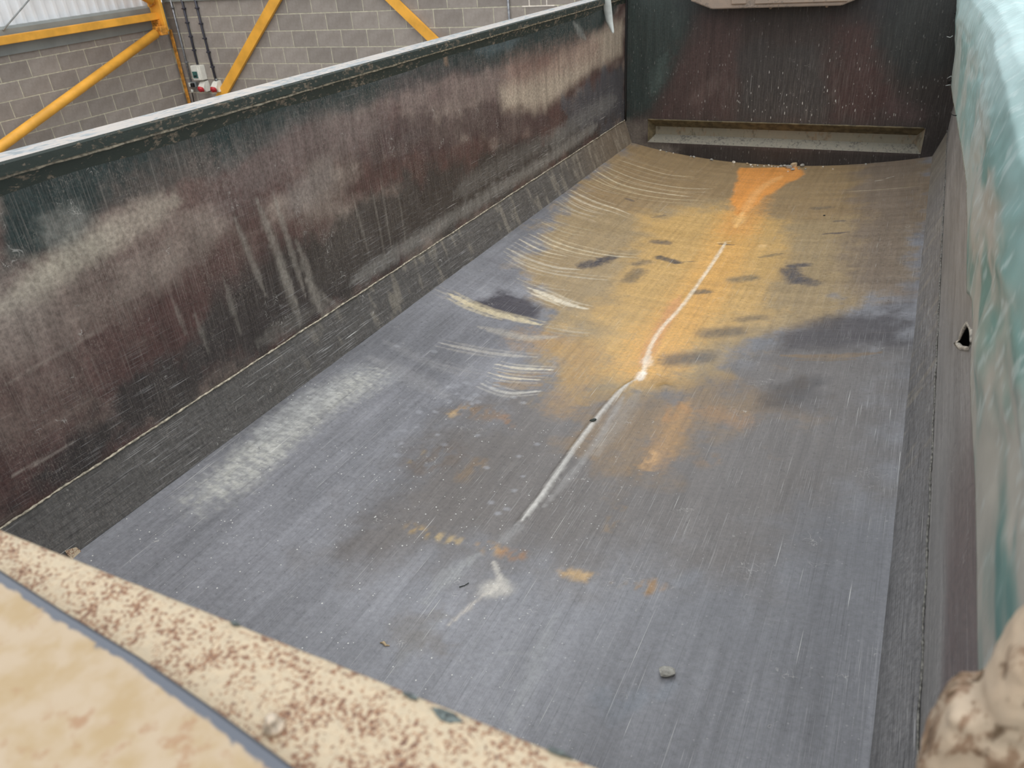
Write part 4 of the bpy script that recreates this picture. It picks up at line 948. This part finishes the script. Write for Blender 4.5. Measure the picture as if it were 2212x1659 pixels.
# right side plate with a torn hole
HOLE = [(y, z) for y, z in RIGHT_HOLE]
def rwave(y, z):
    t = (z - ZW) / 0.9
    return 0.016 * (fbm(y * 0.9, z * 1.5, 3, 51) - 0.5) * np.clip(t * 4, 0, 1) + 0.006 * (fbm(y * 3, z * 5, 3, 55) - 0.5) * np.clip(t * 6, 0, 1)
ys = np.unique(np.concatenate([np.linspace(YN, YH, 560), np.linspace(1.75, 2.15, 120)])); zs = np.unique(np.concatenate([np.linspace(ZW, -0.43, 80), np.linspace(-1.0, -0.85, 50)]))
me, P, co = grid_mesh('side_plate', ys, zs, lambda u, v: (XR + rwave(u, v), u, v), skip=lambda Q: inside(Q, HOLE))
n0 = fbm(P[:, 0] * 2.0, P[:, 1] * 7, 4, 71)[:, None]; n1 = fbm(P[:, 0] * 3, P[:, 1] * 50, 3, 75)[:, None]
colr = lin((152, 150, 148)) * (0.7 + 0.55 * n0) * (0.75 + 0.5 * n1)
mar = (sstep(0.16, 0.26, P[:, 1] - ZW + 0.12 * (n0[:, 0] - 0.5)) * (1 - sstep(1.2, 1.9, P[:, 0])))[:, None] * 0.8
colr = colr * (1 - mar) + lin((104, 86, 84)) * mar
put_color(me, colr)
put_color(me, np.stack([0.55 + 0 * P[:, 0], 0.1 + 0 * P[:, 0], 0 * P[:, 0]], 1), 'Msk')
o = part('side_plate', me, M['cham'], body); o['label'] = 'right side plate, scoured grey steel with a torn hole below the tarpaulin'
hp = [(XR - 0.003, y, z) for y, z in HOLE] + [(XR - 0.003,) + tuple(HOLE[0])]
part('torn_edge', tube_mesh('torn_edge', [Vector(p) for p in hp], [0.0045 + random.uniform(-0.0015, 0.003) for _ in hp], 6), M['torn'], o)
part('cavity_shade', boxes_mesh('cavity_shade', [(XR + 0.06, XR + 0.075, 1.6, 2.3, -1.1, -0.75)]), M['cavity_shade'], body)  # black sheet painted as the darkness inside the hollow side
part('outer_skin', boxes_mesh('outer_skin', [(XR + 0.08, XR + 0.09, YN, YH, -1.66, -0.43)]), M['outer'], body)
part('top_rail', boxes_mesh('top_rail', [(XR + 0.0, XR + 0.13, YN, YH - 0.02, -0.50, -0.425)], 0.008, 2), M['rail_in'], body)
for i in range(7):
    yy = YN + 0.25 + i * 0.9
    part('side_post', boxes_mesh('side_post', [(XR + 0.09, XR + 0.17, yy, yy + 0.1, -1.66, -0.45)], 0.008), M['outer'], body)
part('underside', boxes_mesh('underside', [(XL - 0.05, XR + 0.05, YN, YH, -1.72, -1.67)]), M['outer'], body)

# headboard with a pressed recess
RX0, RX1, RZ0, RZ1, RD, RB = -1.905, 0.066, -1.503, -1.3315, 0.065, 0.045
hx = np.unique(np.concatenate([np.linspace(XL - 0.02, XR + 0.02, 160), [RX0, RX1]])); hz = np.unique(np.concatenate([np.linspace(-1.70, -0.10, 120), [RZ0, RZ1]]))
me, P, co = grid_mesh('headboard', hx, hz, lambda u, v: (u, YH + 0.006 * (fbm(u * 2, v * 2, 3, 91) - 0.5) * np.clip((v + 1.3) * 5, 0, 1), v),
    skip=lambda Q: (Q[:, 0] > RX0) & (Q[:, 0] < RX1) & (Q[:, 1] > RZ0) & (Q[:, 1] < RZ1))
n0 = fbm(P[:, 0] * 3, P[:, 1] * 2, 4, 93)[:, None]; n1 = fbm(P[:, 0] * 45, P[:, 1] * 3, 3, 95)[:, None]
colr = lin((60, 52, 50)) * (0.75 + 0.5 * n0)
colr = paint(P, colr, HEADBOARD_MARKS, aniso=(5, 1))
colr = colr * (0.7 + 0.6 * n1)
put_color(me, colr)
spk = np.exp(-((P[:, 0] + 0.75) / 0.75) ** 2 - ((P[:, 1] + 1.15) / 0.28) ** 2)
put_color(me, np.stack([0.08 + 0.25 * spk, 0.12 + 0.30 * spk, 0.10 + 0.9 * spk], 1), 'Msk')
hb = part('headboard', me, M['head'], body); hb['label'] = 'tall dark headboard closing the far end of the body'
y0, y1 = YH, YH + RD
ax0, ax1, az0, az1 = RX0 + RB, RX1 - RB, RZ0 + 0.050, RZ1 - 0.060
def quad(name, v, mat): part(name, mesh_from(name, v, [(0, 1, 2, 3)]), mat, hb)
quad('recess_back', [(ax0, y1, az0), (ax1, y1, az0), (ax1, y1, az1), (ax0, y1, az1)], M['recess'])
quad('recess_ledge', [(RX0, y0, RZ0), (RX1, y0, RZ0), (ax1, y1, az0), (ax0, y1, az0)], M['ledge'])
quad('recess_top', [(ax0, y1, az1), (ax1, y1, az1), (RX1, y0, RZ1), (RX0, y0, RZ1)], M['olive'])
quad('recess_side', [(RX0, y0, RZ0), (ax0, y1, az0), (ax0, y1, az1), (RX0, y0, RZ1)], M['olive'])
quad('recess_side', [(ax1, y1, az0), (RX1, y0, RZ0), (RX1, y0, RZ1), (ax1, y1, az1)], M['recess'])
pts = [(x, YH - 0.003, RZ1 + 0.004 + random.uniform(-0.001, 0.001)) for x in np.arange(RX0, RX1, 0.02)]
part('weld_bead', tube_mesh('weld_bead', pts, 0.006, 6), M['olive'], hb)
part('headboard_back', boxes_mesh('headboard_back', [(XL - 0.1, XR + 0.1, YH + 0.1, YH + 0.13, -1.72, -0.10)]), M['outer'], body)
part('corner_seal', tube_mesh('corner_seal', [(XL + 0.004, YH - 0.004, z) for z in np.linspace(-1.34, -0.12, 14)], 0.012, 6), M['black_plastic'], body)

# tailgate across the near end: spotted top plate, raised nearer beam, bolt
tg_me, P, co = grid_mesh('tailgate', np.linspace(XL - 0.02, 0.10, 420), np.linspace(0, 1, 34), lambda u, v: (
    u, np.interp(v, [0, 0.70, 0.80, 0.86, 0.92, 1.0], [0.12, 0.298, 0.307, 0.310, 0.311, 0.312]) + 0.0015 * (fbm(u * 30, v * 0.1, 2, 7) - 0.5),
    np.interp(v, [0, 0.70, 0.80, 0.86, 0.92, 1.0], [-0.50, -0.50, -0.5025, -0.508, -0.54, -1.60]) + 0.0012 * (fbm(u * 40, v * 40, 2, 8) - 0.5) * (v < 0.85)))
tg = part('tailgate', tg_me, M['rust'], body); tg['label'] = 'tailgate top plate, cream paint spotted with brown rust'
def ridge(x): return np.interp(x, [-2.2, -1.2, -0.708, -0.586, -0.482, -0.393, -0.322, -0.2, 0.1], [0.272, 0.270, 0.262, 0.249, 0.240, 0.2285, 0.218, 0.198, 0.150])
prof_d = [0.0005, 0.0, 0.0006, 0.0022, 0.005, 0.009, 0.014, 0.03, 0.06, 0.10, 0.16]; prof_z = [-0.50, -0.486, -0.4800, -0.4762, -0.4742, -0.4732, -0.4728, -0.4722, -0.472, -0.472, -0.472]
def beam(u, v):
    d = np.interp(v, np.arange(len(prof_d)), prof_d); z = np.interp(v, np.arange(len(prof_z)), prof_z)
    return u, np.where(v > 9.0, (ridge(u) * 0.985 - 0.10) * (10 - v) + 0.012 * (v - 9.0), ridge(u) * 0.985 - d), z
bm_me, P, co = grid_mesh('beam', np.linspace(XL - 0.02, 0.10, 520), np.linspace(0, 10, 61), beam)
dd = np.interp(P[:, 1], np.arange(len(prof_d)), prof_d)
rag = 0.0125 + 0.0035 * (fbm(P[:, 0] * 110, P[:, 1] * 0.6, 4, 12) - 0.5) * 2
steel = (1 - sstep(-0.0012, 0.0012, dd - rag)) * sstep(0.2, 1.4, P[:, 1])
put_color(bm_me, np.stack([steel, steel, steel], 1), 'Steel')
t = NT('cream_beam_bare_steel_edge')
a = t.noise(55, None, 4, 0.6); c_ = t.noise(9, t.mapped(loc=(2, 3, 1)), 3, 0.6); s_ = t.sep(t.attr('Steel'))[0]
col = t.mix(t.ramp(t.noise(30, None, 3), 0.35, 0.65), L4((172, 149, 114)), L4((182, 163, 138)))
col = t.mix(t.ramp(t.math('ADD', a, t.math('MULTIPLY', t.math('SUBTRACT', c_, 0.5), 0.8)), 0.58, 0.76, 0, 0.75), col, L4((158, 120, 88)))
col = t.mix(s_, col, L4((112, 116, 124)))
M['beam'] = t.done(col, t.math('ADD', t.math('MULTIPLY', s_, -0.34), 0.58), t.math('MULTIPLY', s_, 0.75), 0.4)
bm_o = part('beam', bm_me, M['beam'], tg); bm_o['label'] = 'raised cream beam with bare steel edge'
part('beam_face', boxes_mesh('beam_face', [(XL - 0.02, 0.10, 0.0, 0.02, -1.6, -0.472)]), M['rust_near'], tg)
for k_, (cx_, cy_, sx_, sy_) in enumerate([(-0.238, 0.300, 0.014, 0.005), (-0.455, 0.306, 0.006, 0.002), (-0.150, 0.306, 0.010, 0.002), (-0.272, 0.304, 0.008, 0.002)]):
    rk = random.Random(k_); nn = 11
    ring = [(cx_ + sx_ * math.cos(6.283 * q / nn) * rk.uniform(0.55, 1.1), cy_ + sy_ * math.sin(6.283 * q / nn) * rk.uniform(0.55, 1.1)) for q in range(nn)]
    part('paint_chip', prism_mesh('paint_chip', ring, 'z', -0.502, -0.4988), M['chip'], tg)
bo = part('bolt', tube_mesh('bolt', [(-0.352, 0.239, -0.50), (-0.352, 0.239, -0.496), (-0.352, 0.239, -0.4955), (-0.352, 0.239, -0.4885), (-0.352, 0.239, -0.487)], [0.0078, 0.0078, 0.005, 0.005, 0.004], 12), M['bolt'], tg)
gv = [(-2.055, 0.92, -1.455), (-2.01, 0.92, -1.535), (-2.05, 0.92, -1.535), (-2.052, 0.975, -1.475), (-2.025, 0.985, -1.525), (-2.05, 0.985, -1.525)]
gv = [(-2.02 + (x + 2.02) * 0.6, 0.93 + (y - 0.93) * 0.6, -1.535 + (z + 1.535) * 0.6) for x, y, z in gv]
part('corner_gusset', mesh_from('corner_gusset', gv, [(0, 1, 4, 3), (0, 2, 1), (3, 4, 5), (0, 3, 5, 2), (1, 2, 5, 4)]), M['rust'], body)

# rusted post at the right-hand near corner
bm = bmesh.new()
ol = [(0.108, -0.80), (0.106, -0.66), (0.100, -0.60), (0.099, -0.56), (0.103, -0.527), (0.106, -0.508), (0.111, -0.5015), (0.117, -0.503), (0.121, -0.497), (0.125, -0.490), (0.126, -0.465), (0.129, -0.435), (0.134, -0.415), (0.150, -0.402), (0.20, -0.395), (0.26, -0.40), (0.30, -0.42), (0.30, -0.80)]
layers = []
for j, (yy, ins) in enumerate(((0.44, 0.008), (0.447, 0.0), (0.47, -0.002), (0.50, 0.004), (0.507, 0.014))):
    layers.append([bm.verts.new((x - 0.010 + (ins if x < 0.2 else 0), yy, z - (ins if z > -0.7 else 0))) for x, z in ol])
n = len(ol)
for A, B in zip(layers[:-1], layers[1:]):
    for i in range(n): bm.faces.new((A[i], A[(i + 1) % n], B[(i + 1) % n], B[i]))
bm.faces.new(layers[0][::-1]); bm.faces.new(layers[-1])
bmesh.ops.recalc_face_normals(bm, faces=list(bm.faces))
me = bpy.data.meshes.new('corner_post'); bm.to_mesh(me); bm.free()
o = part('corner_post', me, M['rust_post'], body); md = o.modifiers.new('solid', 'REMESH'); md.mode = 'VOXEL'; md.voxel_size = 0.0032; md.use_smooth_shade = True
tex = bpy.data.textures.new('flaking', 'CLOUDS'); tex.noise_scale = 0.032; tex.noise_depth = 3
md = o.modifiers.new('flaking', 'DISPLACE'); md.texture = tex; md.strength = 0.013; md.mid_level = 0.5; md.texture_coords = 'LOCAL'
md = o.modifiers.new('soften', 'SMOOTH'); md.factor = 0.5; md.iterations = 3
o['label'] = 'lumpy flaking rusted corner post beside the tarpaulin'

# sheet housing over the headboard
hs = root_thing('sheeting_housing', 'dusty beige angular housing overhanging the middle of the headboard', 'housing', (-1.0, 6.05, -0.535))
part('case', prism_mesh('case', [(-1.56, -0.475), (-1.405, -0.532), (-0.565, -0.532), (-0.45, -0.488), (-0.45, -0.15), (-1.56, -0.15)], 'y', 5.93, 6.12, 0.006), M['housing'], hs)
part('panel', boxes_mesh('panel', [(-1.272, -1.172, 5.918, 5.935, -0.505, -0.30)], 0.004), M['housing'], hs)
part('panel', boxes_mesh('panel', [(-1.115, -0.53, 5.918, 5.935, -0.508, -0.30)], 0.004), M['housing'], hs)
for x in (-1.02, -0.66): part('stud', tube_mesh('stud', [(x, 5.99, -0.531), (x, 5.99, -0.546)], [0.014, 0.006], 8), M['housing'], hs)

# milky flap hanging off the left rail by the headboard
flp = [(-2.095, -0.415), (-2.035, -0.415), (-2.028, -0.50), (-2.022, -0.565), (-2.012, -0.625), (-2.018, -0.64), (-2.038, -0.615), (-2.062, -0.565), (-2.082, -0.50)]
me, P, co = grid_mesh('hanging_flap', np.linspace(0, 1, 9), np.linspace(0, 1, 22), lambda u, v: (
    np.interp(v, [0, .38, .67, .93, 1], [-2.102, -2.092, -2.075, -2.036, -2.020]) * (1 - u) + np.interp(v, [0, .38, .67, .93, 1], [-2.035, -2.028, -2.022, -2.012, -2.012]) * u,
    5.62 + 0.012 * np.sin(v * 3.0) + 0.012 * (u - 0.5) ** 2 * 4 - 0.01 * u, -0.408 - 0.232 * v))
fo = tag(obj('hanging_flap', me, M['flap']), 'milky white curved plastic flap hanging beside the headboard corner', 'plastic flap')
md = fo.modifiers.new('thickness', 'SOLIDIFY'); md.thickness = 0.004

# ---------------------------------------------------------------- tarpaulin gathered over the right rail
tp = root_thing('tarpaulin', 'faded green tarpaulin gathered over the right rail with loose folds', 'tarpaulin', (0.25, 3.2, -1.0))
zb_y = [0.35, 0.87, 1.05, 1.30, 1.60, 1.72, 1.82, 1.95, 2.04, 2.12, 2.32, 3.0, 4.0, 5.0, 5.95]; zb_v = [-0.85, -0.844, -0.835, -0.833, -0.85, -0.835, -0.815, -0.815, -0.835, -0.86, -0.845, -0.831, -0.911, -0.97, -1.03]
KT = [0, 1, 2, 3, 4, 5, 6, 7, 8, 9, 10]
def tarp(u, v):
    zb = np.interp(u, zb_y, zb_v) + 0.006 * (fbm(u * 9, u * 0, 2, 3) - 0.5)
    bul = 0.092 * sstep(3.6, 5.9, u)
    xs = [0.192, 0.188, 0.184, 0.180, 0.184, 0.198, 0.232, 0.285, 0.345, 0.395, 0.41]
    zt = [0.0, 0.30, 0.55, 0.75, 0.90, None, None, None, None, None, None]
    top = -0.485
    zs_ = [zb + (top - zb) * q if q is not None else None for q in zt[:5]]
    zz = zs_ + [np.full_like(u, -0.435), np.full_like(u, -0.398), np.full_like(u, -0.375), np.full_like(u, -0.385), np.full_like(u, -0.46), np.full_like(u, -0.85)]
    Z = np.zeros_like(u); X = np.zeros_like(u)
    i = np.clip(np.floor(v).astype(int), 0, 9); f = v - i
    ZA = np.stack(zz, 0); XA = np.array(xs)
    Z = ZA[i, np.arange(len(u))] * (1 - f) + ZA[i + 1, np.arange(len(u))] * f
    X = XA[i] * (1 - f) + XA[i + 1] * f
    w_up = np.clip(v / 4.5, 0, 1)
    X = X - bul * (0.25 + 0.75 * w_up) * (1 - np.clip((v - 6) / 4, 0, 1))
    g = np.clip(v / 1.5, 0, 1)
    fold = (fbm(u * 3.2 + v * 0.35, v * 0.55, 3, 77) - 0.5) * 0.030 + (fbm(u * 9 + v * 0.8, v * 0.6, 2, 79) - 0.5) * 0.010
    hump = -0.020 * np.exp(-((u - 2.32) / 0.22) ** 2 - ((v - 1.6) / 1.0) ** 2) - 0.014 * np.exp(-((u - 1.45) / 0.14) ** 2 - ((v - 1.4) / 0.9) ** 2)
    strand = 0.0025 * np.sin(u * 95 + 3 * np.sin(v * 0.9) + 6 * fbm(u * 4, v, 2, 5)) * sstep(2.0, 4.0, u)
    inner = 1 - np.clip((v - 4) / 3, 0, 1)
    X = np.minimum(X + (fold * g + hump) * inner + strand * inner, 0.192 + (v > 4.5) * 1)
    X = np.where(v < 4.5, np.minimum(X, 0.196), X)
    Z = Z + (fold * 0.6 + 0.03 * (fbm(u * 1.7, v * 0.8, 2, 85) - 0.5)) * (1 - inner) + strand * (1 - inner) * 1.5
    Z = Z + 0.03 * sstep(3.0, 5.5, u) * np.clip((v - 5) / 2, 0, 1)
    return X, u, Z
me, P, co = grid_mesh('sheet', np.linspace(0.36, 5.93, 640), np.linspace(0, 10, 100), tarp)
n0 = fbm(P[:, 0] * 2.6, P[:, 1] * 0.7, 4, 101)[:, None]; n1 = fbm(P[:, 0] * 12, P[:, 1] * 1.0, 4, 103)[:, None]; n2 = fbm(P[:, 0] * 50 + P[:, 1] * 2, P[:, 1] * 1.3, 3, 105)[:, None]
teal, pale, dust = lin((96, 138, 132)), lin((188, 214, 214)), lin((176, 172, 162))
upw = sstep(2.6, 5.2, P[:, 1])[:, None]; farw = sstep(1.8, 3.4, P[:, 0])[:, None]
c = teal * (0.8 + 0.4 * n1)
k = np.clip(sstep(0.34, 0.56, n0) * (1 - upw) * 0.95, 0, 1); c = c * (1 - k) + dust * (0.85 + 0.3 * n1) * k
k = np.clip(upw * (0.45 + 0.5 * farw + 0.5 * (n0 - 0.5)) + farw * (1 - upw) * 0.5, 0, 0.95); c = c * (1 - k) + pale * (0.85 + 0.25 * n1) * k
k = sstep(0.62, 0.75, n2) * 0.35; c = c * (1 - k) + lin((214, 228, 226)) * k
put_color(me, c)
t = NT('faded_green_tarpaulin'); weave = t.noise(1, t.mapped((60, 260, 60)), 2, 0.5)
wr = t.noise(38, t.mapped((0.5, 1, 0.5), rot=(0, 0, 0.4)), 3, 0.6)
t.bump(t.math('ADD', t.math('MULTIPLY', weave, 0.4), wr), 0.3, 0.003)
M['tarp'] = t.done(t.attr('Col'), 0.46, 0, 0.45)
o = part('sheet', me, M['tarp'], tp)
md = o.modifiers.new('thickness', 'SOLIDIFY'); md.thickness = 0.0025
# frayed threads on the inner edge
for i, (yy, zz) in enumerate([(5.9, -0.98), (5.86, -1.0), (5.9, -0.60), (5.92, -0.72), (4.6, -0.93), (5.88, -0.96), (5.91, -0.99)]):
    xx = float(tarp(np.array([yy]), np.array([0.5 if zz < -0.9 else 3.0]))[0][0])
    part('frayed_thread', tube_mesh('frayed_thread', [(xx, yy, zz), (xx - 0.012, yy - 0.01, zz - 0.008 + 0.01 * (i % 3)), (xx - 0.026 - 0.006 * (i % 2), yy - 0.012, zz + 0.008 - 0.01 * (i % 2))], [0.003, 0.0025, 0.0015], 5), M['black_plastic'] if i % 2 == 0 else M['flap'], tp)

# ---------------------------------------------------------------- loose stones
def stone_mesh(seed, size, flat=0.62):
    rnd = random.Random(seed); bm = bmesh.new()
    bmesh.ops.create_icosphere(bm, subdivisions=2, radius=1.0)
    planes = [Vector((rnd.gauss(0, 1), rnd.gauss(0, 1), rnd.gauss(0, 1))).normalized() for _ in range(9)]
    cut = [rnd.uniform(0.55, 0.85) for _ in planes]
    for v in bm.verts:
        for pl, ct in zip(planes, cut):
            d_ = v.co.dot(pl)
            if d_ > ct: v.co -= pl * (d_ - ct)
    sx, sy = rnd.uniform(0.8, 1.25), rnd.uniform(0.7, 1.0)
    for v in bm.verts: v.co = Vector((v.co.x * sx, v.co.y * sy, v.co.z * flat)) * size * 0.62
    zmin = min(v.co.z for v in bm.verts)
    for v in bm.verts: v.co.z -= zmin
    me = bpy.data.meshes.new('stone'); bm.to_mesh(me); bm.free(); return me
def fz(x, y): return float(floor_z(np.array([x]), np.array([y]))[0])
GR = 'small stones lying along the foot of the headboard'
big_labels = {14: 'largest tan stone in the heap at the foot of the headboard', 13: 'flat grey slab of stone leaning in the heap below the headboard',
              15: 'grey stone in front of the tan one at the headboard heap', 16: 'angular grey stone at the right end of the headboard heap',
              0: 'flat grey stone lying alone left of the orange stain', 1: 'single white block-shaped stone just left of the orange stain',
              19: 'small bright white stone to the right of the headboard heap', 20: 'leftmost pale stone along the foot of the headboard'}
order = {j: k for k, j in enumerate(sorted(range(len(STONES)), key=lambda j: STONES[j][0][0]))}
ORD = ['first', 'second', 'third', 'fourth', 'fifth', 'sixth', 'seventh', 'eighth', 'ninth', 'tenth', 'eleventh', 'twelfth', 'thirteenth', 'fourteenth', 'fifteenth', 'sixteenth', 'seventeenth', 'eighteenth', 'nineteenth', 'twentieth', 'twenty-first', 'twenty-second', 'twenty-third', 'twenty-fourth', 'twenty-fifth', 'twenty-sixth', 'twenty-seventh', 'twenty-eighth', 'twenty-ninth']
for i, (p, s, val) in enumerate(STONES):
    mat = M['st_white'] if val >= 0.7 else (M['st_tan'] if i in (2, 14, 10, 5) else M['st_grey'])
    me = stone_mesh(100 + i, s * 0.95, 0.75 if i in (14, 16, 1) else 0.6); me.materials.append(mat)
    y = min(p[1], YH - 0.012 - s * 0.6)
    o = obj('stone', me, None, None, (p[0], y, fz(p[0], y) - 0.001)); o.rotation_euler = (0, 0, random.uniform(0, 6.28))
    tone = 'white' if val >= 0.7 else ('tan' if i in (2, 14, 10, 5) else 'grey')
    tag(o, big_labels.get(i, 'tiny %s stone chip, %s from the left along the headboard foot' % (tone, ORD[order[i]])), 'stone', GR)
def loose(p, size, mat, label, seed, flat=0.55, sx=1.0, rz=0.0):
    me = stone_mesh(seed, size, flat); me.materials.append(mat)
    o = obj('stone', me, None, None, (p[0], p[1], fz(*p) - 0.001)); o.scale = (sx, 1, 1); o.rotation_euler = (0, 0, rz); tag(o, label, 'stone'); return o
loose((-0.312, 1.257), 0.036, M['st_grey'], 'lone pale grey stone on the near grey floor', 3, 0.52, 1.35, 0.3)
loose((-0.90, 2.29), 0.014, M['st_dark'], 'small dark pebble beside the white centre crease', 5, 0.6, 1.5, 0.9)
loose((-0.405, 4.913), 0.012, M['st_dark'], 'tiny dark pebble on the ochre stain near the headboard', 9, 0.6, 1.4)
me = tube_mesh('debris_scrap', [(-0.014, 0, 0.003), (-0.004, 0.003, 0.006), (0.006, -0.002, 0.004), (0.016, 0.002, 0.003)], [0.001, 0.004, 0.003, 0.001], 6, 0.3)
tag(obj('debris_scrap', me, M['st_tan'], None, (-1.024, 1.08, fz(-1.024, 1.08) - 0.001)), 'shrivelled tan scrap on the near floor by the rusty tailgate', 'scrap')
me = tube_mesh('wire_scrap', [(-0.012, -0.008, 0.002), (0, 0.002, 0.003), (0.006, 0.016, 0.003)], 0.0014, 6)
tag(obj('wire_scrap', me, M['st_dark'], None, (-0.931, 1.348, fz(-0.931, 1.348))), 'bent dark wire scrap beside the pale near smear', 'scrap')
